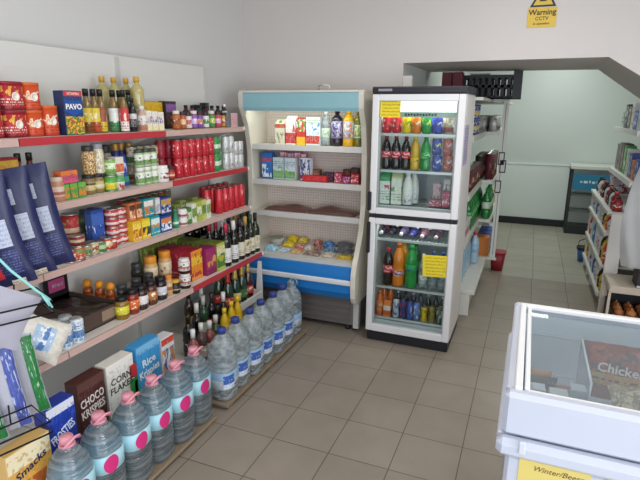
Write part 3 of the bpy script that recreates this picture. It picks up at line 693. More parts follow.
y, w = bp(114, 122.5, -2.06, Z+.13)
pack((-2.09, y+.014, Z+.091), 0, 'white and orange carton stacked on the pea tin', None, .058, .088, .06, PM('#e2dacb', '#d8743a', (.1, .6), '#c8442e', (.1, .6), .5, 4), name='food_carton')
for i, px in enumerate((115, 121, 128.5)):
    jar((-2.27, YL(px, -2.27, Z+.2), Z), 0, lab(2-i, 3, 'tall blue jar', 'rear row '+PL[2]), 'tall blue jars on the second shelf', M('#2f3f8a', .3), M('#a8803e', .4, .4), PM('#34459a', '#dfe3ee', (.35, .7)), .027, .235)
y, w = bp(125, 134, -2.07, Z)
pouch((-2.1, y, Z), 0, 'royal blue food pouch with green picture leaning on the second shelf', None, .08, .17, .035, PM('#24408f', '#2f9a5a', (.12, .3), '#dfe6f4', (.45, .75), .57, 4, seed=5), name='food_pouch', tilt=(.02, -.08, 0)).location.z += .012
WG = [PM('#dfe4d8', '#6f9a4a', (.05, .5), '#2f4a3a', (.3, .8), .55, 4, seed=i) for i in range(3)]
for c, px in enumerate((139.3, 146.2, 152.8)):
    for r_ in range(2):
        jar((-2.1, YL(px, -2.1, Z+.1), Z+.103*r_), 0, f'{("lower", "upper")[r_]} white and green jar in the {ORD[c]} stack from the blue pouch', 'white and green jars on the second shelf', M('#a8b890', .3), M('#e0e0da' if r_ == 0 else '#3a4a3e', .4), WG[(c+r_) % 3], .0285, .102, lz=(.1, .72))
t = jar((-2.075, YL(162.3, -2.075, Z+.05), Z), 0, 'white tub with dark red print at the second shelf edge', None, M('#dcdad6', .4), M('#e8e6e2', .4), PM('#e6e2de', None, art='#7c2a34', za=(.2, .7), ts=.5, ns=3), .038, .10, 'white_tub', 'tub', (.08, .8))
jar((-2.08, YL(170.3, -2.08, Z+.04), Z), 0, 'small red sauce jar with dark lid beside the white tub', None, M('#8a2a22', .3), DARK, PM('#b8443a', '#e6cbb8', (.3, .6)), .028, .085)
RC = [PM('#b4202c', None, art='#ecdcd8', za=(.3, .8), ts=.6, ns=3.2, seed=i, metal=.1, rough=.35) for i in range(3)]
ys = [YL(px, -2.1, Z+.06) for px in (178, 185, 191.5, 198, 204.3, 210.3)]
for r_ in range(2):
    for i, y in enumerate(ys):
        can((-2.1, y, Z+.1205*r_), 0, f'{ORD[5-i]} red drinks can from the green cans, {("lower", "upper")[r_]} tier of the second shelf', 'red drinks cans on the second shelf', RC[(i+r_) % 3])
for i, px in enumerate((160, 168.5, 176.5, 184)):
    for r_ in range(2):
        can((-2.18, YL(px, -2.18, Z+.18), Z+.1205*r_), 0, f'{ORD[3-i]} dark red can from the cooler, {("lower", "upper")[r_]} tier behind the red cans', 'dark red cans on the second shelf', PM('#8f1c2c', None, art='#c98a90', za=(.3, .7), ts=.62, ns=3, seed=i))
GC = PM('#2f8a44', '#dfe8de', (.35, .6), '#c8382e', (.2, .8), .64, 4); SCN = [PM('#d3d5d4', None, art='#9aa0a8', za=(.2, .8), ts=.57, ns=3.5, seed=i, metal=.3, rough=.35) for i in range(3)]
for i, px in enumerate((215.6, 220.4)):
    for r_ in range(2):
        can((-2.1 if i == 0 else -2.13, YL(px, -2.1, Z+.06)+.004*i, Z+.1205*r_), 0, f'{("lower", "upper")[r_]} green drinks can {("beside the red cans", "beside the silver cans")[i]}', 'green drinks cans on the second shelf', GC, r=.03)
for i, px in enumerate((225.8, 230.6, 235.2, 239.6)):
    for r_ in range(2):
        can((-2.1, YL(px, -2.1, Z+.06), Z+(.1205 if i < 2 else .10)*r_), 0, f'{ORD[3-i]} silver drinks can from the cooler, {("lower", "upper")[r_]} tier of the second shelf', 'silver drinks cans on the second shelf', SCN[(i+r_) % 3], r=.0305, h=.12 if i < 2 else .0995)

# --- third shelf
Z = SHZ[3]
RT_ = PM('#a3242a', '#dcc8a8', (.1, .35), '#6f9a4a', (.4, .8), .58, 4)
tin((-2.16, YL(70, -2.16, Z+.15), Z), 0, 'lower tall red tomato tin behind the blue bags', None, RT_, .042, .11)
tin((-2.16, YL(70, -2.16, Z+.17), Z+.111), 0, 'upper tall red tomato tin behind the blue bags', None, RT_, .042, .11)
tin((-2.075, YL(69.5, -2.075, Z+.03), Z), 0, 'small crimson tin at the third shelf edge beside blue bag', None, PM('#b03a34', '#e6d8c8', (.4, .7)), .03, .065)
tin((-2.075, YL(77, -2.075, Z+.05), Z), 0, 'lower red bean tin next to the small crimson tin', None, PM('#c04a32', '#5f8a3e', (.55, .9), '#e6dcc8', (.1, .5), .55, 4), .037, .07)
tin((-2.075, YL(77, -2.075, Z+.1), Z+.071), 0, 'upper dark red bean tin stacked near the blue bag', None, PM('#7c2a2a', '#c8b89a', (.4, .7)), .037, .055)
DG = PM('#2f4430', '#5a6a3e', (.3, .6), '#8a9a5a', (.2, .8), .56, 4)
for i, px in enumerate((84, 91.5, 99)):
    for r_ in range(2 if i < 2 else 1):
        jar((-2.27, YL(px, -2.27, Z+.15), Z+.1*r_), 0, f'{ORD[2-i]} dark green pickle jar from the cooler, {("lower", "upper")[r_]} tier behind the tins', 'dark green pickle jars on the third shelf', M('#3a4a2a', .25), M('#2a3a2c', .4), DG, .026, .099)
MIX = [('#9a9070', '#4f7a3a'), ('#c9b48a', '#8a4a2a'), ('#3f7a3e', '#b8c49a'), ('#b84a2e', '#dcc89a')]
for i, (px, (a, b)) in enumerate(zip((85.5, 92.5, 99.7, 106.3), MIX)):
    tin((-2.085, YL(px, -2.085, Z+.04), Z), 0, lab(3-i, 4, 'short mixed vegetable tin', 'edge of the third wall shelf'), 'short vegetable tins on the third shelf', PM(a, b, (.3, .7), '#e8e2d2', (.2, .8), .58, 4, seed=i), .033, .06+.008*(i % 2))
jar((-2.075, YL(113, -2.075, Z+.03), Z), 0, 'small white-lidded red jar in front of stacked tuna tins', None, M('#a8382a', .3), M('#e8e8e6', .4), None, .022, .045)
pack((-2.165, YL(97.5, -2.14, Z+.18), Z), 0, 'upright blue carton standing behind the vegetable tins', None, .085, .215, .05, PM('#2a4c9c', '#3f66b4', (.6, .9), '#dfe6f2', (.3, .6), .6, 4), name='food_carton')
pack((-2.19, YL(107.5, -2.16, Z+.18), Z), 0, 'upright white and blue carton beside the tuna tins', None, .06, .21, .05, PM('#cfd6da', '#5a84b4', (.2, .5), '#3a5a8a', (.5, .9), .56, 4), name='food_carton')
TU = [PM('#b23038', '#e4d8d2', (.3, .62), '#e8c8b8', (.2, .9), .6, 4, seed=i) for i in range(3)]
for c, px in enumerate((116.5, 124.3)):
    for r_ in range(4):
        tin((-2.13, YL(px, -2.1, Z+.1), Z+.0515*r_), 0, f'{ORD[3-r_]} tuna tin from the top of the {("stack by the white carton", "stack by the orange packs")[c]}', 'stacked tuna tins on the third shelf', TU[(c+r_) % 3], .039, .051, 'tuna_tin')
def pk3(a, b, h, z, base, b2, art, what, X=-2.06, d=.05, grp=None, nm='rice_packet', zb=(.55, .9)):
    y, w = bp(a, b, X, z+h/2)
    pack((X-d/2, y, z), 0, what, grp, w*.94, h, d, M(base, .5), PM(base, b2, zb, art, (.12, .6), .5, 3., '#ffffff', (.08, .2), seed=a), name=nm)
pk3(129.5, 135.5, .10, Z+.117, '#d07a4a', '#4a2a22', '#e6d2b4', 'orange-brown noodle packet above the first yellow packet', -2.09)
pk3(136.5, 142.8, .10, Z+.117, '#c8703e', '#5a3a2a', '#e2c8a8', 'orange-brown noodle packet stacked beside the teal packet', -2.09)
pk3(143.8, 153.8, .11, Z+.117, '#1f8a94', '#e8e4da', '#c8783a', 'upper teal rice packet standing on a yellow packet', -2.075)
pk3(133, 141.5, .116, Z, '#e0b22c', '#f0d458', '#b8442e', 'yellow rice packet with red picture under the orange-brown packets')
pk3(142.2, 150.6, .116, Z, '#e6c026', '#f2dc4c', '#3a3a34', 'bright yellow rice packet with dark picture between packets')
pk3(151.2, 160.2, .116, Z, '#2496a0', '#e2ebe6', '#d08a3e', 'lower teal rice packet at the third shelf edge')
pk3(155.5, 160.2, .10, Z+.117, '#c4c8ca', '#dfe2e4', '#9aa4ac', 'pale grey packet stacked beside the upper teal packet', -2.085)
pk3(160.8, 171.2, .11, Z+.1, '#24408a', '#c89a3e', '#e2dccc', 'navy rice packet with ochre band stacked on another packet', -2.085)
pk3(161, 172, .098, Z, '#2a4a8e', '#d8843a', '#eef0f0', 'navy and orange packet with white patch below the ochre banded one')
bottle((-2.08, YL(175.4, -2.08, Z+.05), Z), 0, 'small green dressing bottle next to the navy packets', None, 'sauce', .022, .12, M('#2a7a5a', .3), M('#2f8a6a', .4), PM('#2f8a66', '#dfe8d8', (.3, .6)), (.1, .5), 'dressing_bottle')
for r_ in range(2):
    jar((-2.08, YL(182.5, -2.08, Z+.04), Z+.05*r_) if 0 else (-2.08, YL(182.5, -2.08, Z+.04)+.0, Z+.055*r_), 0, ('lower' if not r_ else 'upper')+' white tub with red print beside the green dressing bottle', None, M('#dcdad8', .4), M('#e6e5e2', .4), PM('#e2dedb', '#b03a40', (.15, .5), '#8a2a34', (.2, .6), .55, 4), .034, .054, 'white_tub', 'tub', (.06, .78))
GT = [('#4a7a3e', '#cfd8b8'), ('#e0e2cc', '#6f9a3a'), ('#a8b84a', '#e6e8d0'), ('#c8cc6a', '#5f8a3a'), ('#dfe2d2', '#8aa04a')]
for i, (a, b, h) in enumerate(((187.5, 191.7, .11), (192.2, 196.6, .13), (197.1, 201.6, .135), (202.1, 206.3, .135), (206.8, 211, .13))):
    y, w = bp(a, b, -2.06, Z+.06)
    pack((-2.085, y, Z), 0, lab(4-i, 5, 'narrow green tea carton', PL[3]), 'green tea cartons on the third shelf', w*.95, h, .05, M(GT[i][0], .5), PM(GT[i][0], GT[i][1], (.3, .75), '#3f6a34', (.2, .8), .57, 4, seed=i), name='tea_carton')
TRC = [PM('#bd2430', None, art='#e8b8b4', za=(.35, .75), ts=.62, ns=3, seed=i, metal=.15, rough=.32) for i in range(3)]
for row, X in enumerate((-2.085, -2.155, -2.225)):
    pxs = (218.5, 224.2, 229.8, 235.3, 240.5) if row == 0 else (206, 212, 217.5, 223, 228.5, 234) if row == 1 else (203, 208.5, 214, 219.5, 225)
    for i, px in enumerate(pxs):
        can((X, YL(px, X, Z+.17), Z), 0, f'{ORD[len(pxs)-1-i]} tall red can from the cooler, {("front", "middle", "rear")[row]} row on the third shelf', 'tall red cans on the third shelf', TRC[(i+row) % 3], r=.0305, h=.178 if row < 2 else .185, name='tall_can')

# --- fourth shelf
Z = SHZ[4]
HY0, HY1 = 1.86, 2.02
t = thing('display_tray', 'dark brown cardboard display tray behind the small milk cans', 'tray', (-2.186, 1.898, Z), 0)
TX, TY = .176, .118
obj('tray_box', G().box(-TX, -TY, 0, TX, TY, .006).box(-TX, -TY, 0, -TX+.006, TY, .10).box(TX-.006, -TY, 0, TX, TY, .088).box(-TX+.006, -TY, 0, TX-.006, -TY+.006, .10).box(-TX+.006, TY-.006, 0, TX-.006, TY, .10), M('#4c3d35', .7), t)
obj('tan_panel', G().box(TX, .0, .02, TX+.0015, .10, .075), M('#8c7763', .7), t)
def wavy(u, v): return (-.164+.328*u, -.108+.216*v, .075+.012*math.sin(9*u)*math.cos(7*v))
tag(obj('dark_film_pack', G().grid(wavy, 14, 14).grid(lambda u, v: (-.164+.328*u, -.108+.216*v, .012), 2, 2, flip=True), M('#3a322e', .22, bump=.5, bscale=25), None, loc=(-2.186, 1.898, Z)), 'glossy dark packet lying inside the brown display tray', 'packet')
hp_ = obj('header_panel', G().box(-.175, HY0-1.908, .0, -.170, HY1-1.908, .225, .002), M('#19181b', .45), t)
pe = obj('pink_emblem', G().box(-.1698, (HY0+HY1)/2-1.908-.05, .13, -.169, (HY0+HY1)/2-1.908+.055, .20, .0003), M('#b0487c', .5), hp_)
scribble('emblem_lettering', pe, (-.1685, (HY0+HY1)/2-1.908, .165), .085, .05, 1, M('#e6c4d6', .5), 2, .0016)
MC = PM('#dfe6ec', '#4a7ab4', (.25, .55), '#8ab0d4', (.1, .9), .56, 4, '#2a4a84', (.6, .8))
for i in range(3):
    for j in range(2):
        can((-1.975-.0715*j, 1.56+.071*i, Z), 0, f'{ORD[2-i]} white and blue milk can from the jars, {("front", "rear")[j]} row before the brown tray', 'white and blue milk cans on the fourth shelf', MC, r=.0335, h=.125, name='milk_can')
OC = M('#d98c1e', .4)
for i, (X, y) in enumerate(((-2.285, 2.075), (-2.205, 2.085), (-2.125, 2.085))):
    bottle((X, y, Z), 0, lab(2-i, 3, 'orange-capped honey bottle counted from the aisle', 'behind the brown tray', 'inward'), 'orange-capped honey bottles on the fourth shelf', 'ball', .0275, .165, M('#9a4a1a', .15, coat=.4), OC, PM('#b8502a', '#e0c83a', (.4, .8)), (.1, .5), 'honey_bottle')
JR = [(122, '#8a6a22', '#d8d02e'), (132.5, '#8a2e1c', '#d86a2e'), (141.5, '#3a2620', '#e2e0dc'), (151, '#5a321c', '#a86a3a'), (160.8, '#2a2024', '#c8ccd6')]
for i, (px, a, b) in enumerate(JR):
    jar((-1.985, YL(px, -1.985, Z+.06), Z), 0, lab(4-i, 5, 'black-lidded jam jar', 'front row '+PL[4]), 'black-lidded jam jars on the fourth shelf', M(a, .15, coat=.4), BLACK, PM(b, a, (0, .2), '#fff4d8', (.2, .9), .6, 4, seed=i), .037, .14 if i else .125, 'jam_jar', lz=(.15, .6))
for i, px in enumerate((122, 136, 148.5)):
    jar((-2.075, YL(px, -2.075, Z+.12), Z), 0, lab(2-i, 3, 'dark pickle jar', 'second row '+PL[4]), 'dark pickle jars on the fourth shelf', M('#3a3428', .15, coat=.4), M('#3c3d40', .35), PM('#55503e', '#8f9a7a', (.3, .6)), .033, .148, 'pickle_jar')
jar((-2.20, YL(136.5, -2.2, Z+.17), Z), 0, 'tall dark jar with black lid in the rear row of jars', None, M('#33302c', .2), M('#3a3b3e', .35), None, .038, .185, 'pickle_jar')
for i, px in enumerate((150.2, 164.3)):
    jar((-2.13, YL(px, -2.13, Z+.2), Z), 0, ('tall cream spread jar with orange lid beside the red boxes', 'tall cream spread jar with orange lid behind the jam jars')[1-i], None, M('#c8a06a', .3), OC, PM('#e0cfae', '#a8683a', (.1, .4), '#8a4a24', (.4, .8), .57, 4), .042, .225, 'spread_jar', 'jar', (.1, .7))
jar((-1.985, YL(168.2, -1.985, Z+.05), Z), 0, 'slim cream paste jar with orange lid next to a yellow-lidded jar', None, M('#c89a6a', .3), M('#d8823a', .4), PM('#d8b88a', '#a85a34', (.2, .6)), .027, .13, 'paste_jar')
jar((-1.97, YL(175.5, -1.97, Z+.04), Z), 0, 'short black jar with yellow lid at the fourth shelf edge', None, M('#1f1a18', .2), M('#d9a82a', .4), PM('#26221e', '#c8b88a', (.2, .4)), .029, .085, 'paste_jar')
for r_ in range(2):
    jar((-1.975, YL(184.7, -1.975, Z+.08), Z+.098*r_), 0, ('lower' if not r_ else 'upper')+' hazelnut spread jar with white lid before the red boxes', None, M('#3a2018', .2), M('#e4e1dd', .4), PM('#e4dfd8', '#b84a44', (.3, .5), '#5a3024', (.15, .85), .56, 4), .037, .097, 'hazelnut_jar', 'jar', (.22, .8))
# red boxes, magenta box, green cartons
RB = PM('#a01e34', None, art='#c85a5e', za=(.5, .95), ts=.6, ns=3, txt='#d8a8a0', zt=(.1, .3), lines=8)
for i, X in enumerate((-2.045, -2.135, -2.225)):
    pack((X, 2.735, Z), 0, lab(i, 3, 'crimson tea box counted from the aisle', 'behind the hazelnut jars', 'inward'), 'crimson tea boxes on the fourth shelf', .125, .205, .086, RB, PM('#e8922a', '#f0c43a', (.5, .8), '#a8283a', (.1, .9), .58, 3) if i == 0 else None, name='tea_box')
pack((-2.02, 2.865, Z), 0, 'magenta tea box with gold print between crimson and green boxes', None, .115, .19, .09, M('#8e2258', .45), PM('#96265c', '#7a1e4c', (0, .2), '#d8a23a', (.3, .7), .55, 3, seed=8), name='tea_box')
GB = PM('#6e7c34', None, art='#a8b85a', za=(.2, .9), ts=.55, ns=3)
for i, X in enumerate((-2.01, -2.094, -2.178, -2.262)):
    pack((X, 2.978, Z), 0, lab(i, 4, 'olive green juice carton counted from the aisle', 'beside the wine', 'inward'), 'olive green cartons on the fourth shelf', .105, .20, .08, GB, PM('#b8bc3e', '#e8e2b0', (.55, .9), '#3f7a34', (.1, .6), .52, 3) if i == 0 else None, name='juice_carton')
for i in range(3):
    pack((-2.345, 2.68+.125*i, Z), 0, lab(2-i, 3, 'olive green carton', 'against the back panel behind tea boxes'), 'olive green cartons on the fourth shelf', .118, .225, .075, GB, name='juice_carton')
WN = M('#14120f', .12, coat=.6, name='dark_wine_glass'); WG2 = M('#1d2a18', .12, coat=.6, name='green_wine_glass')
CP = ['#a8283a', '#b03044', '#d8d4cc', '#33203a', '#b8924a', '#2a4a34', '#1f1a1e']
for i, px in enumerate((226.5, 234, 240.3, 245.6, 250.6, 255.4)):
    bottle((-1.99, YL(px, -1.99, Z+.08), Z), 0, lab(5-i, 6, 'front row wine bottle', PL[4]), 'wine bottles on the fourth shelf', 'wine', .037, .315, WN if i < 4 else WG2, M(CP[i+1], .35), PM('#e2e1dc' if i < 2 else '#ddd6bc', None, art='#8a7a4a' if i > 1 else '#b8b8bc', za=(.3, .9), ts=.6, ns=4, txt='#5a5a5e', zt=(.1, .4), lines=7, seed=i), (.1, .44), 'wine_bottle', wrap=4.4)
for i, px in enumerate((209, 215.5, 222, 228.5, 235, 241.5, 248)):
    bottle((-2.125, YL(px, -2.125, Z+.25), Z), 0, lab(6-i, 7, 'second row wine bottle', PL[4]), 'wine bottles on the fourth shelf', 'wine', .037, .315, WN, M(CP[(i+0) % 7], .35), PM('#dad8d4', None, txt='#6a6a6c', zt=(.2, .8), lines=6), (.14, .44), 'wine_bottle', wrap=4.4)
for i, px in enumerate((192, 199, 206.5)):
    bottle((-2.36, YL(px, -2.33, Z+.27), Z), 0, lab(2-i, 3, 'dark wine bottle', 'behind the olive green cartons'), 'wine bottles on the fourth shelf', 'wine', .036, .315, WN, M('#26222a', .35), PM('#c8c6c2', None), (.2, .44), 'wine_bottle', wrap=4.4) if i != 99 and YL(px, -2.33, Z+.27) > 3.1 else None

# rear rows that show between the front goods
Z = SHZ[2]
R2 = [PM('#d9d6c8', '#4a7a3e', (.1, .45), '#c87a3a', (.5, .9), .55, 4, seed=i) if i % 2 else PM('#c8b48a', '#7a3a2a', (.2, .5), '#e6dcc4', (.5, .9), .55, 4, seed=i) for i in range(4)]
n_ = 0
for i, px in enumerate((131, 138.5, 146, 153)):
    for r_ in range(2):
        tin((-2.2, YL(px, -2.2, Z+.2), Z+.108*r_), 0, f'{ORD[3-i]} vegetable tin from the red cans, {("lower", "upper")[r_]} tier, rear row, second wall shelf', 'rear vegetable tins on the second shelf', R2[(i+r_) % 4], r=.03, h=.107)
Z = SHZ[3]
R3 = [PM('#a8302e', '#e2d2b4', (.2, .5), '#5f8a3e', (.5, .9), .56, 4, seed=i) if i % 2 else PM('#3f6a44', '#d8cfae', (.3, .6), '#b84a2e', (.1, .9), .56, 4, seed=i) for i in range(4)]
for i, px in enumerate((121, 127.5, 134, 140.5, 147, 153.5, 160, 166.5)):
    for r_ in range(2):
        tin((-2.25, YL(px, -2.25, Z+.2), Z+.108*r_), 0, f'{ORD[7-i]} soup tin from the tea cartons, {("lower", "upper")[r_]} tier, rear row, third wall shelf', 'rear soup tins on the third shelf', R3[(i+r_) % 4], r=.03, h=.107)
for i, px in enumerate((177, 183, 189, 195, 201)):
    pack((-2.19, YL(px, -2.17, Z+.1), Z), 0, lab(4-i, 5, 'green and cream soup packet', 'rear row on the third wall shelf'), 'rear soup packets on the third shelf', .06, .12+.02*(i % 2), .045, M('#7f8f4a', .5), PM('#8a9a50', '#d8d2b4', (.35, .8), '#3f5a2e', (.1, .9), .55, 4, seed=i), name='soup_packet')
# ------------------------------------------------------------------ floor level under the shelving
# low white bottle stand with a guard
t = thing('bottle_stand', 'low white bottle stand with raised guard next to the open cooler', 'stand', (-2.13, 3.245, .17))
WH = M('#d9d8d4', .5)
obj('stand_top', G().box(-.2, -.215, .135, .2, .22, .155, .003), WH, t)
obj('guard_rail', G().box(.2005, -.225, .125, .215, .222, .185, .004), WH, t)
obj('end_upright', G().box(.10, .223, 0, .215, .24, .185, .003).prism([(.16, .18), (.214, .18), (.206, .43), (.18, .43)], 1, .223, .24), WH, t)
for s_ in (-1, 1):
    for x in (-.18, .16): obj('leg', G().box(x, s_*.19-.012, 0, x+.025, s_*.19+.012, .135), WH, t)
SPK = [('#b03a34', '#1d3320'), ('#c8a45a', '#1d3320'), ('#c49a4a', '#24381f'), ('#caa860', '#3a1c1e'), ('#1c1a1c', '#141a14')]
for row, X in enumerate((-1.99, -2.085)):
    for i in range(4 if row == 0 else 4):
        a, b = SPK[(i+row*2) % 5]
        bottle((X, 3.082+.098*i+.02*row, .325), 0, f'{ORD[3-i]} sparkling wine bottle from the cooler, {("front", "rear")[row]} row of the white stand', 'sparkling wine on the white stand', 'spark', .042, .295, M(b, .12, coat=.6), M(a, .35, .5), PM(('#c03a38', '#d8cf8a', '#3f6a3a', '#b8303a')[i], None, art='#e8e0c8', za=(.3, .8), ts=.55, ns=4, seed=i), (.14, .36), 'sparkling_bottle', wrap=4.6)
DK = [  # px, X, Z of a mark near the top, radius, height, glass, cap, label
 (188, -2.0, .44, .04, .30, '#17130f', '#1a1618', '#2c2622', 'black wine bottle nearest the cereal boxes'.replace('nearest', 'beside')),
 (196.5, -2.03, .48, .038, .32, '#15120f', '#d9d6d0', '#26221e', 'dark wine bottle with white neck foil'),
 (193, -1.86, .42, .036, .27, '#8a4a48', '#e2e0de', '#c8544e', 'rose bottle with white cap and red label'),
 (201, -1.885, .42, .036, .26, '#5a4440', '#dedbd6', '#b0a89e', 'brown liqueur bottle with pale cap'),
 (209.5, -1.87, .42, .037, .25, '#8a4a3c', '#d6d3ce', '#d8d4cc', 'amber liqueur bottle with white cap'),
 (203, -2.13, .5, .036, .34, '#3a4a30', '#dcdad4', '#e0ddd6', 'green bottle with white neck behind liqueur bottles'),
 (209.5, -2.14, .5, .036, .36, '#3a2416', '#3a2a22', '#c89a3e', 'brown bottle with gold label behind liqueur bottles'),
 (211.5, -2.0, .5, .036, .33, '#2c4a34', '#c9c6be', '#d8d8d2', 'green bottle with pale label behind the yellow bleach'),
 (215.5, -1.9, .40, .037, .24, '#3c5a3c', '#d8d5cf', '#dedbd6', 'white-labelled green bottle beside the yellow bleach'),
 (215.5, -2.05, .52, .036, .32, '#1d1a18', '#3a3536', '#b43a3a', 'dark bottle with red label behind the yellow bleach'),
 (221, -2.02, .52, .036, .33, '#181614', '#e0deda', '#c8c4bc', 'dark bottle with white neck beside the white stand'),
 (227.5, -1.93, .42, .034, .26, '#1c1c20', '#24242a', '#35353c', 'short dark bottle between yellow bleach and jugs'),
]
PLACE = {'green bottle with white neck behind liqueur bottles': (-2.14, 2.955), 'brown bottle with gold label behind liqueur bottles': (-2.2, 2.88), 'green bottle with pale label behind the yellow bleach': (-2.06, 2.86),
         'dark bottle with red label behind the yellow bleach': (-2.05, 2.95), 'dark bottle with white neck beside the white stand': (-1.965, 2.975), 'short dark bottle between yellow bleach and jugs': (-1.96, 2.89)}
for (px, X, zt, r, h, gc, cc, lc, lb) in DK:
    xx, yy = PLACE.get(lb, (X, YL(px, X, .17+h*.8)))
    bottle((xx, yy, .17), 0, lb+' on the bottom deck', 'spirits on the bottom deck', 'wine', r, h, M(gc, .12, coat=.6), M(cc, .4), PM(lc, None, art='#efeae2', za=(.2, .8), ts=.6, ns=4, seed=px), (.12, .42), 'liquor_bottle', wrap=4.6)
for i, (px, h) in enumerate(((223, .27), (231.3, .29), (237.5, .30))):
    X = -1.872
    bottle((X, YL(px, X, .17+h*.7)+(.02 if i == 0 else 0), .17), 0, lab(2-i, 3, 'bright yellow bleach bottle', 'behind the water jugs'), 'yellow bleach bottles', 'square', .032, h, M('#d9b21e', .35), M('#e6c52e', .4), PM('#e0bd2a', None, art='#a8701e', za=(.2, .8), ts=.57, ns=3, seed=i), (.2, .58), 'bleach_bottle')
# cereal boxes on the deck
def cereal(a, b, h, base, art, band, words, wm, ws, wz, lb, X=-1.845, rz=0., sh=.0, zoff=.17, art2=None, za=(.05, .45), d=.075, roll=0.):
    y, w = bp(a, b, X, zoff+.27)
    return pack((X-d/2, y, zoff), rz, lb, 'cereal boxes on the bottom deck', w*.95, h, d, M(base, .5), PM(base, band, (.88, 1.), art, za, .52, 3., None, seed=a, art2=art2), words, wm, ws, wz, sh, 'cereal_box', roll=roll)
cereal(161.3, 174.5, .335, '#d8dade', '#c8843a', '#c8442e', None, None, .03, .6, 'white, red and brown cereal box beyond the sky blue one', art2='#3a5a9a', za=(.1, .8))
c = cereal(136.5, 160.3, .375, '#3f96cf', '#e8c49a', '#7ab8e0', 'Rice\nKrispies', WHITE, .062, .62, 'sky blue rice cereal box with white lettering behind pink-capped jugs', art2='#8a5a3a', za=(.06, .33), roll=.1)
c = cereal(107, 134.5, .365, '#e4e1d8', '#d8a83e', '#e8e5de', 'CORN\nFLAKES', M('#26262a', .5), .05, .66, 'white corn flakes cereal box with green and red panel', za=(.0, .25))
fp = [q for q in c.children if q.name.startswith('front_panel')][0]
obj('green_panel', G().box(.0378, .055, .02, .0388, .11, .22).box(.0378, .09, .02, .0388, .118, .20), M('#2f8a3e', .5), fp)
obj('red_panel', G().box(.0378, .06, .225, .0388, .112, .30), M('#c23434', .5), fp)
cereal(77.5, 106, .365, '#4a241f', '#8a4a2a', '#5c3a34', 'CHOCO\nKRISPIES', M('#e6ddd6', .5), .06, .62, 'dark brown chocolate cereal box between blue and white boxes', za=(.02, .25), roll=.1)
cereal(47, 76.3, .365, '#1f3a9c', '#c8662a', '#d8dce8', 'FROSTIES', M('#dfe6f2', .5), .06, .6, 'royal blue cereal box with white lettering beside the snack bags', za=(.0, .35), roll=.35, X=-1.80)
t = pack((-1.80, YL(31, -1.76, .38), .17), 0, 'cream and orange cereal box at the entrance end of the deck', 'cereal boxes on the bottom deck', .20, .30, .075, M('#d6b06a', .5), PM('#dca64a', '#e8dcb8', (.72, 1.), '#b85a2a', (.05, .5), .5, 3, seed=12), name='cereal_box')
text('lettering', 'Smacks', .05, M('#25264a', .5), t, (.039, 0, .2), shear=.2, roll=.3, bold=.001)

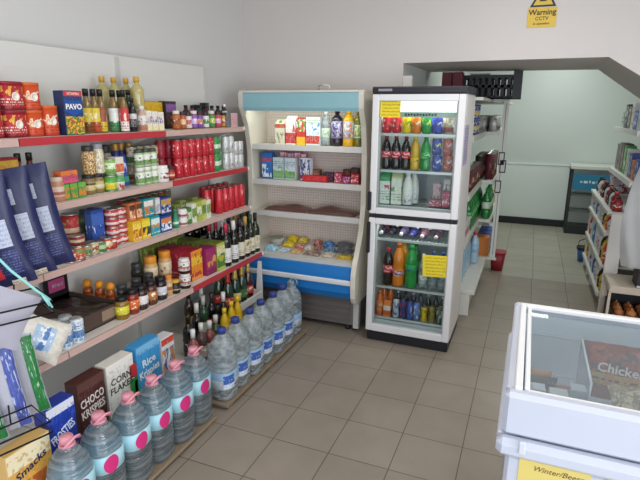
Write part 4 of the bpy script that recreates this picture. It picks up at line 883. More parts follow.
# ------------------------------------------------------------------ water jugs on low boards
WOOD = M('#8a7964', .65, bump=.1, bscale=30)
for i, (y0, y1, lb) in enumerate(((1.0, 2.235, 'low wooden board under the pink-capped water jugs'), (2.35, 3.56, 'low wooden board under the blue-capped water jugs'))):
    t = thing('jug_board', lb, 'board', (-1.65, (y0+y1)/2, 0)); w = (y1-y0)/2
    obj('board_top', G().box(-.105, -w, .022, .098, w, .04, .003), WOOD, t)
    for s_ in (-1, 0, 1): obj('board_foot', G().box(-.09, s_*(w-.06)-.03, 0, .085, s_*(w-.06)+.03, .022), WOOD, t)
def water(tint, milk=.22, sc=(38, 38, 38), dist=.012):
    """thin rippled film over water: mostly see-through, a fresnel glint on each ripple, a little milky scatter"""
    m = bpy.data.materials.new('water_bottle_film'); m.use_nodes = True; N = m.node_tree.nodes; L = m.node_tree.links; N.clear()
    out = N.new('ShaderNodeOutputMaterial')
    tc = N.new('ShaderNodeTexCoord'); n = N.new('ShaderNodeTexNoise'); n.inputs['Scale'].default_value = 1; n.inputs['Detail'].default_value = 2; mp = N.new('ShaderNodeMapping'); mp.inputs['Scale'].default_value = sc; L.new(tc.outputs['Object'], mp.inputs['Vector']); L.new(mp.outputs[0], n.inputs['Vector'])
    bp_ = N.new('ShaderNodeBump'); bp_.inputs['Strength'].default_value = .8; bp_.inputs['Distance'].default_value = dist; L.new(n.outputs['Fac'], bp_.inputs['Height'])
    t = N.new('ShaderNodeBsdfTransparent'); t.inputs['Color'].default_value = lin(tint)
    g = N.new('ShaderNodeBsdfGlossy'); g.inputs['Roughness'].default_value = .12; L.new(bp_.outputs[0], g.inputs['Normal'])
    f = N.new('ShaderNodeFresnel'); f.inputs['IOR'].default_value = 1.5; L.new(bp_.outputs[0], f.inputs['Normal'])
    ad = N.new('ShaderNodeMath'); ad.operation = 'MULTIPLY_ADD'; ad.inputs[1].default_value = 1.1; ad.inputs[2].default_value = .05; ad.use_clamp = True; 
    ge = N.new('ShaderNodeNewGeometry'); fo = N.new('ShaderNodeMath'); fo.operation = 'SUBTRACT'; fo.inputs[0].default_value = 1.; L.new(ge.outputs['Backfacing'], fo.inputs[1])
    m0 = N.new('ShaderNodeMath'); m0.operation = 'MULTIPLY'; L.new(f.outputs[0], m0.inputs[0]); L.new(fo.outputs[0], m0.inputs[1]); L.new(m0.outputs[0], ad.inputs[0])
    rf = N.new('ShaderNodeBsdfRefraction'); rf.inputs['Color'].default_value = lin(tint); rf.inputs['IOR'].default_value = 1.12; rf.inputs['Roughness'].default_value = .03; L.new(bp_.outputs[0], rf.inputs['Normal'])
    mr = N.new('ShaderNodeMixShader'); mr.inputs[0].default_value = .45; L.new(t.outputs[0], mr.inputs[1]); L.new(rf.outputs[0], mr.inputs[2])
    mx = N.new('ShaderNodeMixShader'); L.new(ad.outputs[0], mx.inputs[0]); L.new(mr.outputs[0], mx.inputs[1]); L.new(g.outputs[0], mx.inputs[2])
    d = N.new('ShaderNodeBsdfDiffuse'); d.inputs['Color'].default_value = lin('#e4eef2'); L.new(bp_.outputs[0], d.inputs['Normal'])
    tr = N.new('ShaderNodeBsdfTranslucent'); tr.inputs['Color'].default_value = lin('#dfeaf0'); L.new(bp_.outputs[0], tr.inputs['Normal'])
    m3 = N.new('ShaderNodeMixShader'); L.new(d.outputs[0], m3.inputs[1]); L.new(tr.outputs[0], m3.inputs[2])
    rp = N.new('ShaderNodeMapRange'); rp.inputs['From Min'].default_value = .35; rp.inputs['From Max'].default_value = .7; rp.inputs['To Min'].default_value = milk*.5; rp.inputs['To Max'].default_value = milk*1.7; L.new(n.outputs['Fac'], rp.inputs['Value'])
    m2 = N.new('ShaderNodeMixShader'); L.new(rp.outputs[0], m2.inputs[0]); L.new(mx.outputs[0], m2.inputs[1]); L.new(m3.outputs[0], m2.inputs[2])
    L.new(m2.outputs[0], out.inputs['Surface'])
    return m
WA = water('#b4d0dc', .25, (7, 7, 85), .008); WB = water('#e6eff0', .46, (22, 22, 48), .012)
PC = M('#e39aa8', .4); BC = M('#2f3f86', .4); LB = M('#a9d6e2', .45); MG = M('#cf2f78', .45)
LB2 = PM('#cfdde6', '#8fb4d8', (.55, 1.), '#5a86c0', (.1, .6), .6, 3)
YP = (1.30, 1.475, 1.65, 1.822, 1.995, 2.17)
for i, y in enumerate(YP):
    jug((-1.64-.006*(i % 2), y, .04), (.07, -.06, .05, .07, -.05, .06)[i], f'{ORD[5-i]} pink-capped water jug from the blue-capped jugs', 'pink-capped water jugs', .082, .45, WA, PC, LB, MG, PC)
YB = (2.45, 2.62, 2.79, 2.96, 3.13, 3.30, 3.47)
for i, y in enumerate(YB):
    if i == 6: jug((-1.655, y, .04), 1.55, 'capless-looking clear water jug with loop handle beside the open cooler', 'blue-capped water jugs', .078, .43, WB, WB, LB2, None, WB, None, .17, .41)
    else: jug((-1.64-.008*(i % 2), y, .04), (-.06, .07, -.05, .06, -.07, .05)[i], f'{ORD[5-i]} blue-capped water jug from the loop-handled jug', 'blue-capped water jugs', .082, .455, WB, BC, LB2, None, None, PM('#3a5fae', '#dfe8f0', (.0, .35), '#c8d6ea', (.2, .8), .6, 3), .17, .41)

# ------------------------------------------------------------------ goods at the entrance end: blue bags, rice, baskets, snacks
NV = M('#191f4c', .35, bump=.25, bscale=16, name='navy_film')
LW = PM('#b4bccf', None, txt='#8b95b4', zt=(.05, .95), lines=6); TX = PM('#1c2252', None, txt='#55619a', zt=(.02, .98), lines=9)
STK = PM('#d8cdb8', None, txt='#5a4a3a', zt=(.2, .8), lines=3)
for i, (px, lb) in enumerate(((51, 'navy blue pasta bag beside the red tins, toward the cooler'), (31, 'navy blue pasta bag in the middle of three'), (9, 'navy blue pasta bag at the shop entrance end of three'))):
    X = -1.925+.02*i; y = YL(px, X, 1.2)
    t = pouch((X, y, 1.085-.006*i), 0, lb, 'navy blue bags hung at the third shelf', .185, .455, .05, NV, ((.14, .62, .69, .83, LW, 'white_label'), (.2, .80, .36, .60, LW, 'white_panel'), (.16, .84, .10, .33, TX, 'small_print'))+(((.52, .80, .0, .055, STK, 'price_sticker'),) if i else ()), 'pasta_bag', tilt=(.16, 0, -.72))
    settle(t, 1.085-.006*i)
    obj('hanging_hook', G().tube([(-.004, 0, .44), (-.03, 0, .47), (-.055, .0, .46)], .002, 5), CHROME, t)
RICE = PM('#d9d6ca', None, art='#e2dfd4', za=(0, 1), ts=.5, ns=9, speck=False)
settle(pouch((-1.865, 1.53, .69), 0, 'clear bag of white rice with blue label lying on the fourth shelf', None, .19, .31, .12, RICE, ((.2, .8, .22, .52, PM('#a9c4e0', '#4a7ab8', (.3, .6), '#e6eef4', (.1, .9), .55, 3), 'blue_label'),), 'rice_bag', tilt=(.95, -.25, -.35)), SHZ[4]+.002)
settle(pouch((-1.885, 1.27, .72), 0, 'blue and white food bag lying below the rice bag', None, .17, .22, .05, PM('#2a4a9a', '#e2e6ec', (.3, .6), '#3f8a52', (.1, .4), .55, 3), (), 'food_bag', tilt=(1.25, -.3, -.4)), SHZ[4]+.002)
# wire baskets hung on the front of the shelving
WIR = M('#24242a', .4, .6)
def basket(lb, z0, z1, zf, loc, rz, DP_=.20):
    t = thing('wire_basket', lb, 'basket', loc, rz, 'wire baskets at the entrance end')
    for z in (z0, z1):
        obj('rim_wire', G().tube([(0, -.40, z), (0, .06, z), (-DP_, .06, z), (-DP_, -.40, z)], .0036, 6, closed=True), WIR, t)
    for y in (-.02, -.2): obj('hook_wire', G().tube([(-DP_, y, z0), (-DP_, y, z1), (-DP_-.03, y+.01, z1+.02)], .003, 4), WIR, t)
    return t
basket('upper dark wire basket holding a white paper bag at the entrance end', 1.045, 1.09, .91, (-1.615, 1.225, 0), -.42)
basket('lower dark wire basket across the snack bags at the entrance end', .60, .645, .45, (-1.585, 1.13, 0), -.30, .17)
pouch((-1.725, 1.105, .965), 0, 'white paper bag tilted in the upper wire basket', None, .20, .21, .03, M('#a6a4b1', .7, bump=.3, bscale=9), (), 'paper_bag', tilt=(-.55, 0, -.42))
pouch((-1.90, 1.20, 1.125), 0, 'red film packet behind the white paper bag', None, .22, .12, .05, M('#b02530', .35, bump=.3), (), 'red_packet', tilt=(.1, -.1, -.5))
tag(obj('cyan_cord', G().tube([(-1.70, 1.06, 1.42), (-1.665, 1.12, 1.325), (-1.64, 1.17, 1.235), (-1.608, 1.228, 1.15), (-1.586, 1.266, 1.10)], .005, 6).tube([(-1.594, 1.252, 1.12), (-1.581, 1.268, 1.07)], .004, 5).tube([(-1.598, 1.243, 1.13), (-1.582, 1.258, 1.08)], .004, 5), M('#8fd0cc', .5)), 'pale cyan cord tied to the upper wire basket', 'cord')
SW = PM('#d3d5e0', '#2f8a4a', (.0, .0), '#b8bccc', (0, 1), .55, 5, seed=2); SG = PM('#1f7038', None, art='#a9c8b0', za=(.1, .95), ts=.62, ns=6, seed=4); SB = PM('#45539a', None, art='#b8c2de', za=(.1, .95), ts=.6, ns=6, seed=6)
for i, (px, X, z, w, rz, body, strip, lb) in enumerate((
    (46, -1.70, .56, .115, -.45, M('#abadb9', .4, bump=.6, bscale=20), SG, 'white snack bag with green side stripe beside the royal blue cereal box'),
    (26, -1.68, .56, .12, -.42, M('#afb0bc', .4, bump=.6, bscale=20), SB, 'white snack bag with blue side stripe in the lower wire basket'),
    (5, -1.665, .55, .13, -.42, M('#aaafb8', .4, bump=.6, bscale=20), SG, 'white and green snack bag at the entrance end of the basket'))):
    y = YL(px, X, z+.2)
    pouch((X-(.115 if i < 2 else .15), y+.02, z-.02), 0, lb, 'white snack bags in the wire basket', w, .36, .06, body, ((.62, .98, .02, .98, strip, 'coloured_stripe'),), 'snack_bag', tilt=(.10, .0, rz-.2))
# ------------------------------------------------------------------ goods in the open cooler (fronts face the entrance)
def cx(px, Y, Z): return XF(px, Y, Z)
def cbox(a, b, h, Y, Z, d, base, front, lb, nm='food_box', grp=None):
    x0, x1 = cx(a, Y, Z+h/2), cx(b, Y, Z+h/2)
    return pack(((x0+x1)/2, Y+d/2, Z), FACE_Y, lb, grp, (x1-x0)*.95, h, d, M(base, .5), front, name=nm)
def ccarton(a, b, h, Y, Z, body, cap, lb, grp=None):
    x0, x1 = cx(a, Y, Z+h/2), cx(b, Y, Z+h/2); w = (x1-x0)*.95
    return milk_carton(((x0+x1)/2, Y+w/2, Z), FACE_Y, lb, grp, body, cap, w, h)
Z = 1.50; Y = 3.93; g1 = 'juice on the top cooler shelf'
ccarton(274.8, 284.8, .205, Y, Z, PM('#d9d2bc', '#b8503a', (.66, .82), '#8a9a7a', (.05, .5), .55, 4, seed=1), M('#5fa04a', .4), 'cream juice carton with green cap on the top cooler shelf', g1)
ccarton(285.4, 295.6, .235, Y, Z, PM('#e6e2de', '#c03a3a', (.05, .42), '#c8444a', (.45, .7), .58, 3, seed=2), M('#e8e8e6', .4), 'white and red juice carton on the top cooler shelf', g1)
ccarton(296.2, 305, .22, Y, Z, PM('#c83a32', '#e8c02e', (.0, .3), '#4f9a3e', (.5, .95), .5, 3, seed=3, art2='#e8e4da'), M('#5a9a3a', .4), 'red, yellow and green juice carton on the top cooler shelf', g1)
cbox(305.6, 320.2, .225, Y, Z, .075, '#dfe4e6', PM('#dde6ec', '#c8402e', (.05, .34), '#4a8ac0', (.4, .8), .57, 3, '#6a9a3e', (.8, .95)), 'wide white and blue fruit carton with red base, top cooler shelf', 'fruit_carton')
bottle((cx(326, Y+.04, Z+.1), Y+.04, Z), FACE_Y, 'clear tall bottle with pale green label on the top cooler shelf', None, 'soda', .039, .27, WB, M('#dfe2da', .4), PM('#cddac8', None, art='#9ab89a', za=(.1, .9), ts=.55, ns=3), (.1, .52), 'drink_bottle')
bottle((cx(337, Y+.045, Z+.1), Y+.045, Z), FACE_Y, 'dark purple fruit drink bottle on the top cooler shelf', None, 'tall', .046, .285, M('#221a2a', .2, coat=.4), M('#1c161f', .4), PM('#8a8ab0', None, art='#d8d0e4', za=(.1, .9), ts=.5, ns=4, art2='#4a2a6a'), (.22, .7), 'drink_bottle')
bottle((cx(348.6, Y+.045, Z+.1), Y+.045, Z), FACE_Y, 'bright yellow fruit drink bottle on the top cooler shelf', None, 'tall', .046, .285, M('#d8a414', .2, coat=.4), M('#e0b020', .4), PM('#a8b0c4', None, art='#d87a2e', za=(.1, .9), ts=.5, ns=4, art2='#e8e4dc'), (.22, .7), 'drink_bottle')
bottle((cx(357.5, Y+.05, Z+.1), Y+.05, Z), FACE_Y, 'olive green fruit drink bottle at the fridge end of the cooler', None, 'tall', .029, .275, M('#6a6a1e', .2, coat=.4), M('#7a6a1e', .4), PM('#cdd8b8', None, art='#7a9a3e', za=(.1, .9), ts=.5, ns=4), (.25, .62), 'drink_bottle')
Z = 1.205; g2 = 'milk on the second cooler shelf'
cbox(261.6, 272, .225, Y, Z, .07, '#2f66ac', PM('#2f6cb4', '#c84a5a', (.66, .78), '#e4ecf2', (.05, .55), .5, 2.5, seed=3), 'tall blue milk box with white picture, second cooler shelf', 'milk_box')
for i, (a, b) in enumerate(((272.6, 283.6), (284.2, 295.4))):
    cbox(a, b, .185, Y, Z, .07, '#c9d8d4', PM('#cbdbe0', '#5f9a4a', (.05, .38), '#7fb46a', (.1, .6), .52, 3, '#3a6a8a', (.62, .85), seed=i), ('green and pale blue milk box beside the tall blue box', 'green and pale blue milk box beside the patterned carton')[i], 'milk_box', g2)
for i, (a, b) in enumerate(((280, 286.6), (287, 293.6), (294, 300.6), (301, 306))):
    cbox(a, b, .225-.008*(i % 2), Y+.085, Z, .06, '#c8718c', PM('#c97a94', None, art='#e6ccd4', za=(.5, 1), ts=.5, ns=3, seed=i), f'{ORD[i]} pink yoghurt carton behind the milk boxes, from the blue box', 'yoghurt_carton', 'pink yoghurt cartons')
cbox(300, 310.4, .19, Y, Z, .065, '#dadfe6', PM('#dfe4ea', None, art='#2f4f8a', za=(.08, .95), ts=.5, ns=4.5, seed=5), 'white carton with navy pattern on the second cooler shelf', 'patterned_carton')
cbox(311.5, 319.5, .09, Y+.05, Z, .06, '#6b4438', PM('#7a4a3c', '#a8746a', (.4, .7)), 'small brown dessert pot box behind the long red box', 'dessert_box')
cbox(301.5, 327, .055, Y-.055, Z, .048, '#b8262c', PM('#bd2a30', '#8a1a24', (0, .2), '#e6c8c0', (.3, .8), .64, 6), 'long flat red box on the second cooler shelf', 'flat_box')
cbox(322.5, 333.5, .075, Y+.02, Z, .07, '#3a2a38', PM('#3f2c3c', None, art='#7a5a74', za=(.2, .9), ts=.58, ns=3), 'dark plum dessert box beside the long red box', 'dessert_box')
for i, (a, b, h, c, ar) in enumerate(((334.2, 341.5, .085, '#a83a52', '#e6c4cc'), (342, 350, .06, '#8a2f5a', '#d8b8d0'), (350.6, 358.6, .08, '#b02a3a', '#f0d8d4'))):
    cbox(a, b, h, Y-.02, Z, .07, c, PM(c, None, art=ar, za=(.1, .9), ts=.55, ns=4, seed=i), f'{ORD[2-i]} berry-coloured sweet packet from the fridge, second cooler shelf', 'sweet_packet', 'berry-coloured sweet packets')
cbox(342.5, 350, .105, Y+.065, Z, .06, '#6a3420', PM('#7a3c24', '#3a2420', (.75, 1.)), 'chestnut brown box stacked behind the sweet packets', 'brown_box')
cbox(350.5, 358, .12, Y+.065, Z, .06, '#5a2f20', PM('#6e3824', '#241c1e', (.7, 1.)), 'chestnut brown box with black lid at the fridge end', 'brown_box')
# cured meat slabs in film
Z = .935
for i, (a, b, hh, c) in enumerate(((266, 307, .05, '#7c4a42'), (309, 356, .058, '#6c4844'))):
    x0, x1 = cx(a, 3.94, Z+.02), cx(b, 3.94, Z+.02)
    t = thing('meat_pack', ('film-wrapped slab of brown meat on the third cooler shelf, gondola side' if i == 0 else 'film-wrapped slab of brown meat on the third cooler shelf, fridge side').replace('gondola', 'wine'), 'meat pack', ((x0+x1)/2, 3.99, Z), 0, 'meat on the third cooler shelf'); w = (x1-x0)/2
    def slab(u, v, s=1, k=i): 
        e = (max(0, math.sin(PI*u))**.35)*(max(0, math.sin(PI*v))**.35)
        return (-w+2*w*u, -.09+.18*v, (hh*e*(.75+.25*math.sin(7*u+2*k)*math.cos(5*v)))+.002 if s > 0 else .001)
    obj('meat_slab', G().grid(slab, 18, 12).grid(lambda u, v: slab(u, v, -1), 18, 12, flip=True), M(c, .4, bump=.6, bscale=22), t)
    def film(u, v):
        p = slab(u, v); return (p[0]*1.02, p[1]*1.03, p[2]+.004)
    obj('cling_film', G().grid(film, 18, 12), PANE('#e8dcd8', 1., .10, '#c8b4ae'), t)
# flat packs on the display deck
def dz(y): return .605+(y-3.76)*.0926
DP = [ # px0, px1, y, height, colour, art, label
 (262.5, 275, 3.765, .038, '#7fb8d0', '#cfe2ea', 'light blue cheese packet at the wine end of the cooler deck'),
 (276, 287, 3.765, .02, '#9ab0c4', '#dfe6ea', 'flat grey-blue packet at the front of the cooler deck'),
 (281.5, 292, 3.90, .035, '#d8b81e', '#f0dc4a', 'yellow cheese packet at the white round tub'),
 (286, 296.5, 4.02, .05, '#e0c01c', '#f4e04a', 'upper yellow cheese packet at the back of the cooler deck'),
 (297, 306, 4.02, .045, '#d9b41e', '#efe08a', 'mustard yellow cheese packet at the back of the deck'),
 (293, 302, 3.865, .03, '#b85a48', '#e4c8b8', 'terracotta ham packet in the middle of the cooler deck'),
 (288.5, 300, 3.765, .022, '#b88a5a', '#e0c8a0', 'tan biscuit packet at the front of the cooler deck'),
 (303, 311, 3.885, .032, '#d9d2c8', '#a8a098', 'off-white cheese packet in the middle of the cooler deck'),
 (301.5, 319, 3.765, .024, '#5a5a72', '#c8a04a', 'dark slate sausage packet at the deck front'),
 (312, 320, 3.98, .05, '#8e3a3a', '#d8a8a0', 'brick red salami packet at the back of the deck'),
 (313, 321.5, 3.88, .03, '#7a4a42', '#c8a898', 'brown salami packet in the middle of the deck'),
 (322, 332.5, 3.99, .045, '#2f6aa8', '#8ac0e0', 'bright blue butter packet at the back of the deck'),
 (323, 333, 3.87, .032, '#3f6f9c', '#b8ccd8', 'steel blue butter packet in the middle of the deck'),
 (320, 333.5, 3.765, .028, '#a89a8a', '#d8ccb8', 'beige margarine packet at the front of the deck'),
 (334.5, 352, 3.765, .026, '#c8a82a', '#5a5a4a', 'long olive yellow packet at the fridge end deck front'),
 (334, 352, 3.90, .028, '#4c5058', '#7a828c', 'grey vacuum packet at the fridge end of the deck'),
 (334, 352, 4.03, .035, '#565a62', '#8a929a', 'dark grey vacuum packet at the back fridge end'),
]
for a, b, y, h, c, ar, lb in DP:
    z = dz(y+.045)+.001; x0, x1 = cx(a, y, z), cx(b, y, z); w = (x1-x0)*.46; d = .045
    t = thing('flat_packet', lb, 'packet', ((x0+x1)/2, y+d, z), 0, 'flat packets on the cooler deck', tilt=(.0926, 0, 0))
    def top(u, v, w=w, h=h):
        e = (max(0, math.sin(PI*u))*max(0, math.sin(PI*v)))**.3
        return (-w+2*w*u, -d+2*d*v, .002+h*e)
    obj('film', G().grid(top, 10, 8).grid(lambda u, v: (-w+2*w*u, -d+2*d*v, .001), 2, 2, flip=True), PM(c, None, art=ar, za=(0, 1), ts=.55, ns=4, seed=a, rough=.3), t)
    obj('paper_label', G().grid(lambda u, v: (lambda p: (p[0], p[1], p[2]+.0015))(top(.3+.4*u, .25+.5*v)), 4, 4), PM(ar, None, art=c, za=(0, 1), ts=.55, ns=5, seed=b), t)
t = thing('cheese_tub', 'round white tub with clear lid on the cooler deck', 'tub', (cx(276.5, 3.93, .66), 3.945, dz(3.945)+.004), 0, tilt=(.0926, 0, 0))
obj('tub_body', G().lathe([(0, 0), (.052, 0), (.066, .045), (.07, .047), (.07, .052), (.064, .052)], 24), M('#e3e2da', .4), t)
obj('tub_lid', G().lathe([(.071, .05), (.071, .058), (.06, .060), (0, .060)], 24), PM('#8f968c', None, art='#d8d6cc', za=(0, 1), ts=.5, ns=4), t)

# ------------------------------------------------------------------ goods in the drinks fridge
def fcan(px, Y, Z, body, lb, grp, r=.031, h=.116): can((cx(px, Y, Z+.06), Y, Z), FACE_Y, lb, grp, body, r, h)
def fbot(px, Y, Z, r, h, body, cap, labm, lb, grp=None, kind='soda', lz=(.34, .56)): bottle((cx(px, Y, Z+h*.4), Y, Z), FACE_Y, lb, grp, kind, r, h, body, cap, labm, lz, 'soft_drink_bottle')
Z = 1.625; Y = 3.77
CR = PM('#c0232e', None, art='#ecd4d0', za=(.25, .8), ts=.57, ns=3, seed=3, metal=.1, rough=.3)
for px, m, lb in ((387, CR, 'red drinks can beside the yellow note in the upper fridge'), (397, CR, 'red drinks can beside the yellow can in the upper fridge'),
    (407, PM('#e0c41c', None, art='#3a8a3a', za=(.3, .75), ts=.57, ns=3, rough=.3), 'yellow drinks can on the top fridge shelf'),
    (416.8, PM('#d87a28', None, art='#f0dcc0', za=(.3, .75), ts=.57, ns=3, rough=.3), 'orange drinks can on the top fridge shelf'),
    (427, PM('#2a8a44', '#3fa05a', (.5, .7), '#d8e048', (.4, .8), .58, 3, rough=.3), 'green drinks can on the top fridge shelf'),
    (438, PM('#26389a', None, art='#d8dcea', za=(.4, .7), ts=.58, ns=3, rough=.3), 'blue drinks can on the top fridge shelf'),
    (449, PM('#b8a88a', '#8a3a3a', (.1, .4), '#e0dccc', (.4, .9), .55, 3, rough=.3), 'beige and red drinks can on the top fridge shelf')):
    fcan(px, Y, Z, m, lb, 'cans on the top fridge shelf', r=.0345, h=.12)
for i, px in enumerate((388, 397.5, 407, 416.5, 426, 435.5, 445)): fcan(px, Y+.085, Z, (CR, CR, PM('#d8bc20', None), PM('#c87030', None), PM('#2a7a40', None), PM('#2a3a90', None), PM('#a89878', None))[i], f'{ORD[i]} can from the handle, second row of the top fridge shelf', 'second row cans on the top fridge shelf')
Z = 1.36
COLA = M('#1c0f0c', .12, coat=.5, name='cola'); RL = PM('#b8283a', None, art='#eecfcf', za=(.15, .85), ts=.55, ns=3)
for i, px in enumerate((386.2, 395.9, 405.7)): fbot(px, Y, Z, .0355, .24, COLA, M('#8a1f2a', .4), RL, f'{ORD[i]} cola bottle from the handle on the second fridge shelf', 'cola bottles on the second fridge shelf')
fbot(415, Y, Z, .0345, .245, M('#c9a02a', .15, coat=.5), M('#e8d438', .4), PM('#d8b82e', None, art='#3a342a', za=(.15, .85), ts=.57, ns=3), 'golden soft drink bottle with yellow cap on the second fridge shelf', None, lz=(.12, .36))
fbot(425.5, Y, Z, .037, .24, M('#1f8a38', .12, coat=.5), M('#2a9a40', .4), PM('#2f9a46', None, art='#cfe2c8', za=(.2, .8), ts=.57, ns=3), 'green soft drink bottle on the second fridge shelf')
for i, (px, c, ar, nm) in enumerate(((437, '#26408f', '#d8d23a', 'blue'), (448, '#a85a4a', '#c8c0d8', 'orange and plum'))):
    for r_ in range(2): fcan(px, Y, Z+.1165*r_, PM(c, None, art=ar if r_ else '#cfd6de', za=(.25, .75), ts=.57, ns=3, rough=.3), f'{("lower", "upper")[r_]} {nm} can stacked on the second fridge shelf', 'stacked cans on the second fridge shelf', r=.036)
Z = 1.095; Y = 3.755
x = cx(384.5, Y, Z+.1); milk_carton((x, Y+.04, Z), FACE_Y, 'green topped milk carton beside the door handle', None, PM('#dfe6e0', '#2f9a5a', (.72, 1.), '#c84a5a', (.45, .6), .52, 3, '#2f7a54', (.08, .4)), None, .076, .238)
x = cx(396, Y, Z+.1); milk_carton((x, Y+.04, Z), FACE_Y, 'white and pale green milk carton beside the white bottles', None, PM('#dfe2d6', '#c9cf9a', (.8, 1.), '#5f8a6a', (.4, .55), .5, 3, '#6a8a5a', (.1, .35), seed=4), None, .076, .242)
for i, (px, yy) in enumerate(((407.8, 0.), (413.8, .083))):
    bottle((cx(px, Y+.04+yy, Z+.1), Y+.04+yy, Z), FACE_Y, ('white milk bottle standing in front on the third fridge shelf', 'white milk bottle standing behind another, third fridge shelf')[i], None, 'milk', .04, .245, M('#e2e3dd', .35), M('#e8e8e4', .4), PM('#e4e5e0', None, art='#9aa8c4', za=(0, .6), ts=.6, ns=4), (.06, .5), 'milk_bottle')
for i, (a, b, z, h, yy, c, ar, lb) in enumerate(((428.5, 441.5, 0, .055, 0, '#8a3a4e', '#e6d2d4', 'flat plum yoghurt box at the base of the third fridge shelf'), (432.5, 440.5, 0, .165, .06, '#d0a8b0', '#3f6a5a', 'pink and green yoghurt carton behind the flat plum box'),
        (441.8, 449.6, 0, .12, 0, '#a83a5a', '#e8cdd2', 'magenta yoghurt carton at the hinge side of the fridge'), (443, 450, 0, .20, .06, '#d8d6d4', '#4a4a5a', 'white yoghurt carton behind the magenta carton'))):
    cbox(a, b, h, Y+.01+yy, Z+z, .055, c, PM(c, None, art=ar, za=(.15, .85), ts=.55, ns=4, seed=i), lb, 'yoghurt_box')
# lower compartment: lying bottles, large bottles, cans
Z = .836
LY = [('#2a2434', '#cfd0d4'), ('#1f1c24', '#26262c'), ('#5a4a6a', '#c8c4cc'), ('#34346a', '#4a4a8a'), ('#6a4a5a', '#d8c0c8'), ('#3a2a3a', '#b8a8b0')]
for i, px in enumerate((381, 391, 401, 411.5, 422, 436)):
    x = cx(px, 3.74, Z+.034)
    t = thing('lying_bottle', f'{ORD[i]} bottle from the handle lying on the lower fridge shelf', 'bottle', (x, 3.735, Z+.034), 0, 'bottles lying in the lower fridge', tilt=(-PI/2, 0, 0))
    t.rotation_euler = (PI/2, 0, 0); t.location.y = 3.735+.26
    obj('bottle_body', lambda: G().lathe([(a*.031, b*.26) for a, b in PROF['soda']], 14), M(LY[i][0], .15, coat=.5), t, key=('lyb',))
    obj('bottle_cap', lambda: G().lathe([(.0145, .238), (.0145, .257), (.013, .26), (0, .26)], 12), M(LY[i][1], .4), t, key=('lyc',))
    obj('bottle_label', lambda: G().lathe([(.029, .09), (.0305, .091), (.0305, .144), (.029, .145)], 14), PM(('#a83a44', '#3a3a44', '#8a7aa8', '#3f4a9a', '#b07a8a', '#7a5a6a')[i], None), t, key=('lyl', i))
for i, px in enumerate((386, 396, 406.5, 417, 429)):
    x = cx(px, 3.78, Z+.092)
    t = thing('lying_bottle', f'{ORD[i]} bottle from the handle in the upper layer of lying bottles', 'bottle', (x, 4.08, Z+.086), 0, 'bottles lying in the lower fridge', tilt=(PI/2, 0, 0))
    obj('bottle_body', None, M(LY[(i+2) % 6][0], .15, coat=.5), t, key=('lyb',)) if (('lyb',), M(LY[(i+2) % 6][0], .15, coat=.5).name) in _meshes else obj('bottle_body', lambda: G().lathe([(a*.031, b*.26) for a, b in PROF['soda']], 14), M(LY[(i+2) % 6][0], .15, coat=.5), t, key=('lyb',))
    obj('bottle_cap', lambda: G().lathe([(.0145, .238), (.0145, .257), (.013, .26), (0, .26)], 12), M(LY[(i+1) % 6][1], .4), t, key=('lyc',))
Z = .45; Y = 3.765
fbot(388, Y, Z, .041, .30, COLA, M('#b82a34', .4), RL, 'large cola bottle in the lower fridge beside the handle', None)
fbot(398.5, Y, Z, .046, .345, M('#d87a14', .12, coat=.5), M('#c86418', .4), PM('#d8742a', None, art='#e6dcec', za=(.2, .8), ts=.52, ns=3, art2='#3a4a9a'), 'large orange soft drink bottle in the lower fridge', None, lz=(.22, .42))
fbot(411, Y, Z, .046, .335, M('#1c8a3a', .12, coat=.5), M('#27a048', .4), PM('#22a24a', None, art='#3a6ab0', za=(.0, .6), ts=.57, ns=3), 'large green soft drink bottle in the lower fridge', None, lz=(.42, .6))
fbot(403.5, Y+.12, Z, .044, .34, M('#c89014', .12, coat=.5), M('#d8b030', .4), PM('#d8a42a', None), 'large golden bottle standing behind the orange one', None)
fbot(415, Y+.12, Z, .044, .34, M('#15602c', .12, coat=.5), M('#1f7a38', .4), PM('#1f7a3a', None), 'large dark green bottle standing behind the green one', None)
fbot(423, Y+.03, Z, .036, .27, WB, M('#dfe4e4', .4), PM('#a8b8b0', None, art='#dfe6e2', za=(0, 1), ts=.5, ns=3), 'clear lemonade bottle behind the yellow note', None, lz=(.1, .4))
for i, px in enumerate((433, 442)): fbot(px, Y+.03, Z, .034, .30, WB, M('#3a66b0', .4), PM('#5a86b8', None, art='#e2e9ee', za=(0, 1), ts=.5, ns=3), ('clear water bottle behind the middle of the yellow note', 'clear water bottle at the hinge side behind the yellow note')[i], None)
Z = .195; Y = 3.745
for i, (px, yy, h) in enumerate(((380, 0, .205), (384, .085, .23), (390.5, .085, .23))):
    bottle((cx(px, Y+yy, Z+.1), Y+yy, Z), FACE_Y, f'{ORD[i]} orange juice bottle from the handle at the fridge bottom', 'orange juice bottles at the fridge bottom', 'square', .0275, h, M('#c85f1c', .2, coat=.4), M('#e07a2a', .4), PM('#d0702a', None, art='#e8c09a', za=(.2, .8), ts=.56, ns=3, seed=i), (.15, .6), 'juice_bottle')
x = cx(387.6, Y, Z+.06); milk_carton((x, Y, Z), FACE_Y, 'small orange and white juice carton at the fridge bottom', None, PM('#d87a34', '#e6d8cc', (.4, .7), '#b8522a', (.1, .4), .5, 3), None, .055, .13)
BB = [('#c9cfd8', '#2a4a9a', .155), ('#24366f', '#b83a40', .165), ('#3a4f9c', '#c8ccd8', .15), ('#5a78b4', '#e2e6ee', .15), ('#d8b81e', '#7a6a1a', .12), ('#8a7a2e', '#2a2a22', .135), ('#4a5a4a', '#c9d2c4', .135)]
